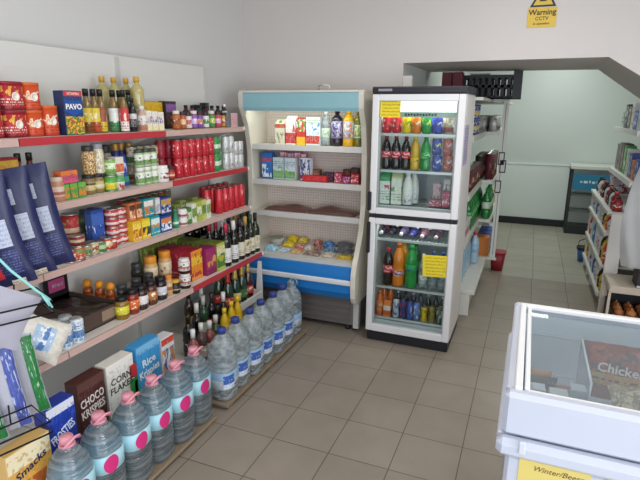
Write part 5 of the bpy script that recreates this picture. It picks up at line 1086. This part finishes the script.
for i, (px, (a, b, h)) in enumerate(zip((396, 403, 409.8, 416.6, 424, 431.6, 439.5), BB)):
    fcan(px, Y, Z, PM(a, None, art=b, za=(.15, .85), ts=.55, ns=3, seed=i, metal=.2, rough=.3), f'{ORD[i]} slim energy drink can from the juice carton at the fridge bottom', 'energy drink cans at the fridge bottom', r=.0262, h=h)
for i, px in enumerate((398, 405.5, 413, 420.5, 428, 435.5, 442)):
    fbot(px, Y+.085, Z, .026, .19, M(('#2a2a34', '#34304a', '#3a3f5a', '#44506a', '#2a3228', '#33302a', '#2f3a34')[i], .15, coat=.5), M(('#c8ccd0', '#2a2a30')[i % 2], .4), PM(('#4a4a8a', '#8a3a44', '#5a6a9a', '#8a96b0', '#7a7a2a', '#6a6a4a', '#4a6a5a')[i], None), f'{ORD[i]} small dark bottle from the juice bottles, behind the energy cans', 'small bottles behind the energy cans')
# ------------------------------------------------------------------ freezer contents
t = pouch((.40, 2.08, .695), 0, 'red-brown frozen chicken bag standing in the chest freezer', None, .27, .225, .07, PM('#8a3a26', '#c79a3e', (.30, .50), '#b8502e', (.5, .98), .53, 3.5, '#5a2018', (.32, .46), seed=3, art2='#4a2420'), (), 'chicken_bag', tilt=(.0, -.12, FACE_Y), words='Chicken', wmat=M('#efe2da', .5), wsize=.05, wz=.6, roll=-.05)
settle(pouch((.50, 1.85, .70), 0, 'beige frozen food bag lying before the chicken bag', None, .30, .20, .07, PM('#b39a74', None, art='#d8c8a4', za=(0, 1), ts=.5, ns=8, seed=2, art2='#8a7250'), (), 'frozen_bag', tilt=(0, -1.2, FACE_Y)), .70)
t = thing('basket_divider', 'thin white wire divider beside the chicken bag in freezer', 'divider', (.262, 1.96, .646), 0)
obj('divider_panel', G().box(-.002, -.2, .0, .002, .17, .262), PANE('#dfe6ea', 1., .35, '#dfe5ea'), t); obj('divider_edge', G().tube([(0, -.2, 0), (0, .17, 0), (0, .17, .264), (0, -.2, .264)], .004, 6, closed=True), M('#e6e9ec', .4), t)
obj_ = thing('freezer_basket', 'white wire freezer basket holding frozen packets', 'basket', (.6, 1.975, .52), 0)
q = G()
for i in range(24): q.tube([(-.52+i*.045, -.345, .12), (-.52+i*.045, .345, .12)], .0025, 4)
for y in (-.345, -.18, 0, .18, .345): q.tube([(-.525, y, .117), (.525, y, .117)], .003, 4)
obj('basket_mesh', q, M('#d8dde2', .4), obj_)
obj('basket_rim', G().tube([(-.53, -.352, .30), (.53, -.352, .30), (.53, .352, .30), (-.53, .352, .30)], .004, 6, closed=True), M('#d8dde2', .4), obj_)
for x in (-.527, .527):
    for y in (-.35, .35): obj('corner_wire', G().tube([(x, y, 0), (x, y, .30)], .0035, 5), M('#d8dde2', .4), obj_)
FP = [(.128, 1.93, .24, .10, .11, '#2f2a2c', '#8a8478', 'dark frozen packet standing in the freezer corner', 'frozen_bag'), (.118, 2.02, .24, .09, .09, '#d88a2a', '#7a3a1a', 'orange frozen packet behind the dark packet in the freezer', 'frozen_bag'), (.205, 1.97, .22, .12, .07, '#b86a62', '#e2cfc8', 'pink-red frozen packet between white boxes in the freezer', 'frozen_bag')]
for x, y, z, w, h, c, ar, lb, nm in FP:
    settle(pouch((x, y, .66), 0, lb, None, w*1.1, h+.05, .035, PM(c, None, art=ar, za=(.1, .9), ts=.55, ns=4, seed=x), (), nm, tilt=(0, -.2, FACE_Y+.1)), .648)
for i, (x, y, w, h, c) in enumerate(((.108, 1.85, .05, .075, '#d9dcdc'), (.175, 1.82, .06, .085, '#dedfdf'), (.235, 1.83, .05, .11, '#c9d0d2'))):
    pack((x, y, .6475), FACE_Y+.08, f'{ORD[i]} small white ice-cream carton from the aisle corner of the freezer', 'white cartons in the freezer', w, h+.095, .05, M(c, .5), PM(c, None, txt='#8a929a', zt=(.3, .8), lines=5), name='ice_cream_carton')

# ------------------------------------------------------------------ the back room: shelving on the fridge side
SW_ = M('#d3d3cc', .5, name='white_shelf_enamel')
for y0, y1, xf, lb in ((4.47, 5.62, -.45, 'white shelving unit directly behind the drinks fridge'), (5.625, 7.3, -.33, 'farther white shelving unit along the back room wall')):
    t = thing('aisle_shelving', lb, 'shelving', (-.98, (y0+y1)/2, 0), 0, 'aisle shelving in the back room'); w = (y1-y0)/2
    obj('back_panel', G().box(0, -w, .05, .015, w, 1.89), M('#a9aaa6', .6), t)
    obj('base_deck', G().box(.015, -w, .20, .64, w, .24, .006).box(.56, -w+.013, 0, .58, w, .20), SW_, t)
    for z in (1.58, 1.08, .66):
        sh = obj('shelf', G().box(.016, -w+.002, z-.03, xf+.98-.012, w-.002, z, .003), SW_, t)
        obj('price_rail', G().box(xf+.98-.012, -w+.003, z-.045, xf+.98, w-.003, z+.006), M('#cfcfc6', .45), sh)
    obj('top_board', G().box(.016, -w, 1.87, xf+.98+.05, w, 1.895), SW_, t)
    obj('end_panel', G().box(.016, -w, .24, .20, -w+.012, 1.87), SW_, t)
    obj('base_end', G().box(.015, -w+.001, .003, .60, -w+.012, .20), SW_, t)
t = thing('side_upright', 'white slotted upright post at the far side of the fridge-side aisle shelving', 'post', (-.275, 5.605, .24), 0)
obj('post', G().box(-.026, -.012, 0, .026, .012, 1.69), SW_, t); obj('post_strip', G().box(-.004, -.0125, .05, .004, -.011, 1.62), M('#8e908c', .5), t)
obj('post_base', G().box(-.06, -.03, -.003, .04, .03, .01), SW_, t)
for i, (z, dx) in enumerate(((1.25, .0), (1.17, .02), (.96, -.01))):
    t = thing('price_hook', ('uppermost', 'middle', 'lowest')[i]+' black price frame hanging on the white slotted post', 'price frame', (-.275+dx, 5.589, z), 0, 'black price frames on the post')
    obj('frame', G().box(-.03, -.004, 0, -.02, .004, .13).box(.02, -.004, 0, .03, .004, .13).box(-.02, -.004, 0, .02, .004, .012).box(-.02, -.004, .118, .02, .004, .13), BLACK, t); obj('card', G().box(-.02, -.001, .012, .02, .001, .118), M('#c9cac6', .5), t)
t = thing('plastic_crate', 'black slotted plastic crate on top of the aisle shelving', 'crate', (-.43, 5.42, 1.897), 0)
q = G()
L_, W_, H_ = .27, .18, .22
for i in range(9):
    x = -L_+.03+i*.0575; q.box(x, -W_, .02, x+.03, -W_+.012, H_-.03); q.box(x, W_-.012, .02, x+.03, W_, H_-.03)
for z in (.0, .10, .19): q.box(-L_, -W_, z, L_, -W_+.014, z+.026); q.box(-L_, W_-.014, z, L_, W_, z+.026)
for s_ in (-1, 1): q.box(s_*L_-.012, -W_, 0, s_*L_+.012, W_, H_+.01)
q.box(-L_, -W_, 0, L_, W_, .012)
obj('crate_lattice', q, M('#1a1a1e', .45), t)
obj('crate_corner', G().box(L_-.06, -W_-.012, -.0, L_+.02, -W_, H_+.03, .004), M('#1a1a1e', .45), t)
for i, px in enumerate((449, 459.5)):
    x = XF(px, 5.2, 2.02); pack((x, 5.1, 1.896), FACE_Y, ('dark maroon box on the aisle shelving at the wall', 'dark maroon box on the aisle shelving beside the black crate')[i], 'maroon boxes on the shelving top', .088, .235, .12, M('#571f2a', .5), M('#64222c', .5), name='maroon_box')
pack((-.56, 5.78, 1.896), FACE_Y, 'grey cardboard box behind the black crate, atop the shelving', None, .2, .26, .15, M('#8d8d88', .7), name='cardboard_box')
# goods, all facing the aisle (+X)
def grow(X, Z, y0, y1, n, kind, mats, lb, grp, **k):
    for i in range(n):
        y = y0+(y1-y0)*i/max(1, n-1)
        kind((X, y, Z), 0, lb.format(ORD[i]), grp, mats[i % len(mats)], **k)
BY = [PM('#2f4a9c', '#d8c43a', (.3, .6), '#e6e2d0', (.1, .9), .55, 4, seed=i) for i in range(3)]
for r_ in range(2):
    grow(-.51, 1.58+.131*r_, 4.75, 5.05, 4, tin, BY, '{} blue and yellow tin from the fridge, '+('lower' if not r_ else 'upper')+' tier, top aisle shelf', 'blue and yellow tins', r=.042, h=.13)
grow(-.516, 1.58, 5.16, 5.52, 4, tin, [PM('#c9c9c4', None, art='#77797a', za=(.1, .9), ts=.56, ns=3, metal=.4)], '{} silver tin from the blue tins on the top aisle shelf', 'silver tins', r=.045, h=.155)
DKB = [PM('#5a1f26', None, art='#c8a090', za=(.2, .6), ts=.57, ns=3), PM('#3a2420', '#8a6a4a', (.2, .5)), PM('#7a2228', '#d8c8b0', (.3, .55)), PM('#33302a', '#7a3a34', (.2, .5))]
grow(-.51, 1.08, 4.72, 5.54, 9, tin, DKB, '{} dark red coffee tin from the fridge on the middle aisle shelf', 'dark coffee tins', r=.043, h=.20)
grow(-.62, 1.08, 4.80, 5.52, 7, tin, DKB[::-1], '{} tall maroon tin from the fridge, rear row of the middle aisle shelf', 'maroon tins', r=.046, h=.29)
GS = M('#1f7a34', .12, coat=.5)
for i in range(3):
    pack((-.513, 4.66+.13*i, .66), 0, f'{ORD[i]} red and white packet from the fridge on the lower aisle shelf', 'red and white packets', .115, .15, .08, M('#d8d4d4', .5), PM('#d8d4d4', '#b03a48', (.2, .55), '#8a8ab0', (.5, .9), .55, 4, seed=i), name='white_packet')
for i in range(5):
    bottle((-.515, 5.05+.115*i, .66), 0, f'{ORD[i]} green soda bottle from the fridge on the lower aisle shelf', 'green soda bottles', 'soda', .05, .33, GS, M('#2f9a4a', .4), PM('#2f9a4a', None, art='#dfe6d8', za=(.2, .8), ts=.57, ns=3), (.34, .56), 'soda_bottle')
for i in range(6):
    bottle((-.52 if i < 5 else -.45, 4.72+.135*i, .24), 0, f'{ORD[i]} water bottle from the fridge on the aisle base deck', 'water bottles on the aisle deck', 'soda', .048, .33, M('#a3c4d6', .15, coat=.5), M('#c8444a', .4), PM('#9ac0da', None, art='#c84a5a', za=(.3, .7), ts=.57, ns=3), (.36, .56), 'water_bottle')
grow(-.50, 1.08, 5.72, 6.25, 5, tin, DKB[::-1], '{} dark red tin from the slotted post, rear row, middle far shelf', 'dark tins on the far shelving', r=.044, h=.25)
grow(-.50, 1.58, 5.72, 6.2, 5, tin, [PM('#c9c9c4', None, art='#77797a', za=(.1, .9), ts=.56, ns=3, metal=.4)], '{} silver tin from the slotted post, rear row, top far shelf', 'silver tins on the far shelving', r=.044, h=.16)
for i in range(4):
    bottle((-.515, 5.72+.12*i, .66), 0, f'{ORD[i]} green soda bottle from the slotted post, rear row, lower far shelf', 'green bottles on the far shelving', 'soda', .05, .32, GS, M('#2f9a4a', .4), PM('#2f9a4a', None, art='#dfe6d8', za=(.2, .8), ts=.57, ns=3), (.34, .56), 'soda_bottle')
PKC = [('#d8d4d4', '#b03a48'), ('#c85a62', '#e6e0e0'), ('#e0dcd8', '#3a5aa8'), ('#d08a4a', '#e8e0d0')]
for i in range(5):
    a, b = PKC[i % 4]
    pack((-.42, 6.28+.17*i, .66), 0, f'{ORD[i]} red and white snack carton from the slotted post, lower far shelf', 'snack cartons on the far shelving', .14, .15, .1, M(a, .5), PM(a, b, (.3, .7), '#f0ece8', (.2, .8), .56, 4, seed=i), name='snack_carton')
grow(-.39, 1.08, 5.72, 6.25, 5, tin, DKB, '{} dark red tin from the slotted post, middle far shelf', 'dark tins on the far shelving', r=.044, h=.27)
grow(-.39, 1.58, 5.72, 6.2, 5, tin, [PM('#c9c9c4', None, art='#77797a', za=(.1, .9), ts=.56, ns=3, metal=.4)], '{} silver tin from the slotted post, top far shelf', 'silver tins on the far shelving', r=.044, h=.16)
for i in range(4):
    bottle((-.39, 5.72+.12*i, .66), 0, f'{ORD[i]} green soda bottle from the slotted post, lower far shelf', 'green bottles on the far shelving', 'soda', .05, .32, GS, M('#2f9a4a', .4), PM('#cfe0cc', None, art='#2f9a4a', za=(.2, .8), ts=.55, ns=3), (.34, .56), 'soda_bottle')
for i, (c, a) in enumerate((('#c87a3a', '#e6cfa8'), ('#2f55a8', '#dfe6f0'), ('#3a66b4', '#e2e6ee'), ('#c8ccd2', '#3a5aa0'))):
    pack((-.40, 5.80+.22*i, .24), 0, f'{ORD[i]} detergent carton from the slotted post on the far base deck', 'detergent cartons', .18, .20, .14, M(c, .5), PM(c, None, art=a, za=(.2, .8), ts=.55, ns=3, seed=i), name='detergent_carton')
t = thing('red_bin', 'dark red plastic bin on the floor beside the aisle shelving', 'bin', (-.238, 6.05, 0), 0)
obj('bin_body', G().lathe([(0, .004), (.062, 0), (.085, .21), (.079, .21), (.06, .01)], 16, n=4), M('#8e2632', .45), t); obj('bin_rim', G().lathe([(.085, .205), (.092, .205), (.092, .222), (.083, .222)], 16, n=4), M('#a02c38', .45), t)

# ------------------------------------------------------------------ display case at the end wall
t = thing('display_case', 'low display case with white top and blue sign at the end wall', 'display case', (.98, 8.6, 0), 0)
BF = M('#2c2f31', .45)
for x in (-.385, .385):
    for y in (-.2, .2): obj('frame_post', G().box(x-.014, y-.014, 0, x+.014, y+.014, .97), BF, t)
obj('top_board', G().box(-.41, -.23, .97, .41, .23, 1.02, .005), M('#d9dad4', .4), t)
obj('rear_panel', G().box(-.37, .05, .13, .37, .06, .97), M('#d5dbd7', .5), t)
for z in (.36, .60): obj('shelf', G().box(-.37, -.2, z-.02, .37, .045, z), M('#5d6462', .45), t)
obj('plinth', G().box(-.40, -.21, .0, .40, .21, .13), BF, t)
sb = obj('sign_panel', G().box(-.365, -.212, .665, .30, -.200, .90), M('#2f82a8', .45), t)
for i, wd in enumerate((.03, .05, .022, .04, .055, .03, .045, .035)):
    pass
q = G(); x = -.27
for i, wd in enumerate((.03, .05, .022, .04, .055, .03, .045, .035)):
    q.box(x, -.2135, .775-.006*(i % 2), x+wd, -.2118, .80+.006*(i % 3)); x += wd+.018
obj('sign_lettering', q, M('#dbe8ec', .5), sb)

# ------------------------------------------------------------------ shelving on the far side of the aisle
t = thing('aisle_shelving', 'tall white shelving across the aisle from the fridge, hung with goods', 'shelving', (.95, 5.9, 0), 0)
obj('back_panel', G().box(.23, -.88, .05, .245, .75, 1.95), M('#b8bab6', .6), t)
obj('base_deck', G().box(-.262, -.75, .12, .23, .75, .16, .004).box(-.2, -.75, 0, -.17, .75, .12), SW_, t)
for z in (.42, .72, .92): 
    sh = obj('shelf', G().box(-.25, -.75, z-.02, .23, .75, z), SW_, t); obj('price_rail', G().box(-.262, -.75, z-.03, -.25, .75, z-.001), SW_, sh)
for z in (1.20, 1.63):
    sh = obj('upper_shelf', G().box(-.13, -.86, z-.02, .23, .55, z), SW_, t); obj('price_rail', G().box(-.145, -.86, z-.04, -.13, .55, z+.005), M('#d9d9d3', .45), sh)
obj('end_panel', G().box(-.245, -.90, 0, -.135, -.87, .925, .004), M('#dcdcd8', .45), t)
for y in (-.02, .34, .722): obj('side_panel', G().box(-.245, y, 0, -.135, y+.025, .91, .003), M('#d5d5d1', .45), t)
# upright goods on it (fronts towards the aisle, -X)
FX = PI
UP1 = [('#c8a04a', '#c8442a'), ('#cfd0cc', '#8a8e8c'), ('#3f63b0', '#dfe6f0'), ('#d8d4cc', '#b8663a'), ('#5a5f5c', '#c9cfcc'), ('#3a3f3e', '#d8d8d2'), ('#b8bdb8', '#3a6a4a')]
for i, (c, a) in enumerate(UP1):
    h = (.20, .22, .17, .24, .21, .23, .17)[i]
    pack((.89, 5.14+.185*i, 1.63), FX, f'{ORD[6-i]} upright packet from the far end of the uppermost shelf across the aisle', 'packets on the uppermost aisle shelf', .15, h, .08, M(c, .5), PM(c, None, art=a, za=(.15, .9), ts=.54, ns=4, seed=i), name='upright_packet')
UP2 = [('#2f4a8a', '#c8ccd4'), ('#c8723a', '#4a3a6a'), ('#3a4a8a', '#d8d8dc'), ('#c9ccc6', '#8a9a8a'), ('#2f9a44', '#dfe6d8'), ('#6a4a44', '#c8b8a8'), ('#8a8f8a', '#3a3a3a'), ('#7a7f7a', '#b83a3a')]
for i, (c, a) in enumerate(UP2):
    h = (.19, .17, .22, .25, .27, .28, .28, .26)[i]
    pack((.89, 5.12+.165*i, 1.20), FX, f'{ORD[7-i]} upright packet from the far end of the second shelf across the aisle', 'packets on the second aisle shelf', .135, h, .08, M(c, .5), PM(c, None, art=a, za=(.15, .9), ts=.54, ns=4, seed=i+20), name='upright_packet')
CLB = [('#2a3a32', '#2f8a54'), ('#2a2a2e', '#3a3a3e'), ('#3a2a2a', '#b83a3a'), ('#8a2a30', '#c84a4a'), ('#2f8a4a', '#3aa05a'), ('#c9ccc8', '#2a2a2a')]
YA = (5.2, 5.32, 5.44, 5.56, 5.68, 5.8, 6.02, 6.14, 6.35, 6.5)
for i, y in enumerate(YA):
    a, b = CLB[(i*2+1) % 6] if i else ('#8e2a30', '#2a2024')
    bottle((.765, y, .92), FX, f'{ORD[i]} cleaning bottle from the freezer on top of the low shelves across the aisle', 'cleaning bottles across the aisle', 'square', .042, .16 if i else .13, M(a, .3), M(b, .4), PM(a, None, art='#e0e0da', za=(.2, .8), ts=.57, ns=3, seed=i), (.15, .55), 'cleaning_bottle')
LWC = [('#d8b82a', '#5a5a4a'), ('#c8ccd0', '#c8384a'), ('#2a6ab0', '#1f2a5a'), ('#c8d0d4', '#b8384a'), ('#2a2a30', '#b8b8ba'), ('#c23a3e', '#e8e8e4'), ('#3a8ac0', '#e2e6ea'), ('#d8d8d4', '#3a6ab0'), ('#e0dcd4', '#c89a3a')]
for k, (z, h, nm) in enumerate(((.16, .21, 'bottom'), (.42, .25, 'middle'), (.72, .15, 'upper'))):
    for i, y in enumerate(YA):
        c, a = LWC[(i*4+k*5) % 9]
        bottle((.752, y, z), FX, f'{ORD[i]} household bottle from the freezer on the {nm} of the low shelves across the aisle', 'household bottles across the aisle', 'square', .044, h, M(c, .3), M(a, .4), PM(c, None, art=a, za=(.15, .85), ts=.54, ns=3, seed=i), (.15, .58), 'household_bottle')
t = thing('shopping_basket', 'dark blue and black basket on the aisle floor', 'basket', (.72, 6.85, 0), 0)
obj('basket_tub', G().lathe([(0, .004), (.055, 0), (.075, .16), (.069, .16), (.05, .01)], 16, n=4), M('#33669a', .45), t); obj('basket_rim', G().lathe([(.075, .15), (.083, .15), (.083, .18), (.073, .18)], 16, n=4), BLACK, t)
obj('basket_handle', G().tube([(-.07, 0, .17), (-.06, 0, .25), (0, 0, .28), (.06, 0, .25), (.07, 0, .17)], .006, 6), BLACK, t)
# clear bag of pink flowers / sweets hanging over the case, at the far end of the shelving
pouch((.92, 6.30, .925), 0, 'clear bag of pink and red sweets at the far end of the aisle shelving', None, .22, .22, .12, PM('#c0b4b8', None, art='#a83a5a', za=(.05, .9), ts=.5, ns=4, seed=2, art2='#e2dade'), (), 'sweet_bag', tilt=(0, 0, FACE_Y))
# end stand with onion crate, hanging plastic bag
t = thing('produce_stand', 'cream produce stand at the aisle shelving end', 'stand', (.90, 4.80, 0), 0)
STM = M('#c9bfae', .55)
obj('stand_board', G().box(-.19, -.2, .34, .30, .185, .40, .004), STM, t); obj('stand_rail', G().box(-.185, .16, .05, .295, .175, .34), STM, t)
for x in (-.19, .28):
    for y in (-.19, .15): obj('leg', G().box(x, y, 0, x+.02, y+.02, .34), STM, t)
t = thing('produce_crate', 'black produce crate filled with brown onions by the freezer', 'crate', (.88, 4.79, 0), 0)
BK = M('#26252a', .5)
obj('crate_wall', G().box(-.135, -.165, .0, .26, .145, .012).box(-.14, -.17, 0, -.128, .15, .20).box(.255, -.17, 0, .267, .15, .20).box(-.128, -.17, 0, .255, -.158, .13).box(-.128, .138, 0, .255, .15, .27), BK, t)
rnd = random.Random(4); k = 0
ON = [M('#a8683c', .4), M('#b87848', .4), M('#96582f', .4)]
for lay in range(2):
    for iy in range(3):
        for ix in range(4):
            x = .797+ix*.092+(.02 if lay else 0); y = 4.688+iy*.086+rnd.uniform(-.002, .002); z = .053+lay*.094
            t = thing('onion', f'{ORD[ix]} brown onion from the aisle, {("bottom", "top")[lay]} layer, {("front", "middle", "back")[iy]} row of the black crate', 'onion', (x, y, z), rnd.uniform(0, 6), 'brown onions in the crate')
            obj('onion_bulb', lambda: G().lathe([(0, -.036), (.012, -.036), (.03, -.024), (.0395, -.002), (.036, .018), (.02, .032), (.008, .038), (0, .039)], 12), ON[k % 3], t, key=('onion',))
            obj('onion_stem', lambda: G().lathe([(.007, .036), (.004, .05), (0, .053)], 8), M('#c9a878', .6), t, key=('ostem',)); k += 1
def bagf(u, v, s=1):
    e = max(0, math.sin(PI*u))**.5
    wd = .05+.10*math.sin(PI*min(1, (1-v)*.75+.05))
    return (.86+(u-.5)*2*wd, 4.52+s*.055*e*(.35+math.sin(PI*min(1, (1-v)*.8)))+.012*math.sin(17*u+9*v), .60+.86*v)
t = thing('plastic_bag', 'translucent white plastic bag hanging over the onion crate', 'bag', (0, 0, 0), 0)
obj('bag_film', G().grid(bagf, 16, 24).grid(lambda u, v: bagf(u, v, -1), 16, 24, flip=True), PANE('#eef0f0', 1., .55, '#d9dadb'), t)
obj('hanging_string', G().tube([(.86, 4.52, 1.53), (.862, 4.52, 1.7), (.86, 4.52, 1.893)], .003, 5), M('#d8d8d4', .6), t)
obj('bag_knot', G().lathe([(.015, 0), (.05, .03), (.02, .05), (.045, .10), (0, .10)], 10, c=(.86, 4.52, 1.44)), M('#dcdcdc', .4), t)
pack((1.0, 4.72, .401), FACE_Y, 'dark crate with white edge on the produce stand', None, .20, .13, .2, M('#2c2a2e', .5), PM('#2c2a2e', '#d8d8d4', (0, .12)), name='dark_crate')
# ------------------------------------------------------------------ light: daylight through the open shop front, ceiling tubes, the fridge lamp, an added side fill
w_ = bpy.data.worlds.new('world'); sc.world = w_; w_.use_nodes = True
w_.node_tree.nodes['Background'].inputs[0].default_value = (.72, .80, 1., 1); w_.node_tree.nodes['Background'].inputs[1].default_value = .5
def area(name, loc, rot, sx, sy, e, col):
    l = bpy.data.lights.new(name, 'AREA'); l.shape = 'RECTANGLE'; l.size = sx; l.size_y = sy; l.energy = e; l.color = col
    o = bpy.data.objects.new(name, l); COL.objects.link(o); o.location = loc; o.rotation_euler = rot; return o
area('daylight', (.6, -2.0, 1.35), (PI/2, 0, 0), 4.6, 2.5, 112, (.86, .92, 1.))
area('side_fill', (3.05, .2, 1.4), (PI/2, 0, PI/2), 2.6, 2.0, 98, (.92, .95, 1.))  # added fill light, no window in this wall; brightens the wall shelving
area('tube_lamp', (-.2, 2.2, 2.86), (0, 0, 0), .3, 2.6, 27, (1., .965, .92))
area('back_room_tube', (.3, 7.2, 2.86), (0, 0, 0), .3, 2.4, 31, (.93, 1., .96))
area('cooler_lamp', (-1.7, 3.80, 1.83), (0, 0, 0), .86, .03, 1.6, (1., .97, .9))
area('fridge_lamp', (-.76, 3.75, 1.865), (0, 0, 0), .5, .05, 2.8, (.95, 1., .97))
area('fridge_lamp_lower', (-.76, 3.74, .96), (0, 0, 0), .5, .05, 1.4, (.95, 1., .97))
sc.view_settings.view_transform = 'Standard'; sc.view_settings.look = 'None'; sc.view_settings.exposure = 0.0; sc.view_settings.gamma = 1.0; sc.view_settings.use_curve_mapping = False
sc.cycles.use_denoising = True; sc.cycles.max_bounces = 12; sc.cycles.transparent_max_bounces = 24; sc.cycles.transmission_bounces = 10; sc.cycles.diffuse_bounces = 8
sc.cycles.caustics_reflective = False; sc.cycles.caustics_refractive = False; sc.cycles.sample_clamp_indirect = 4
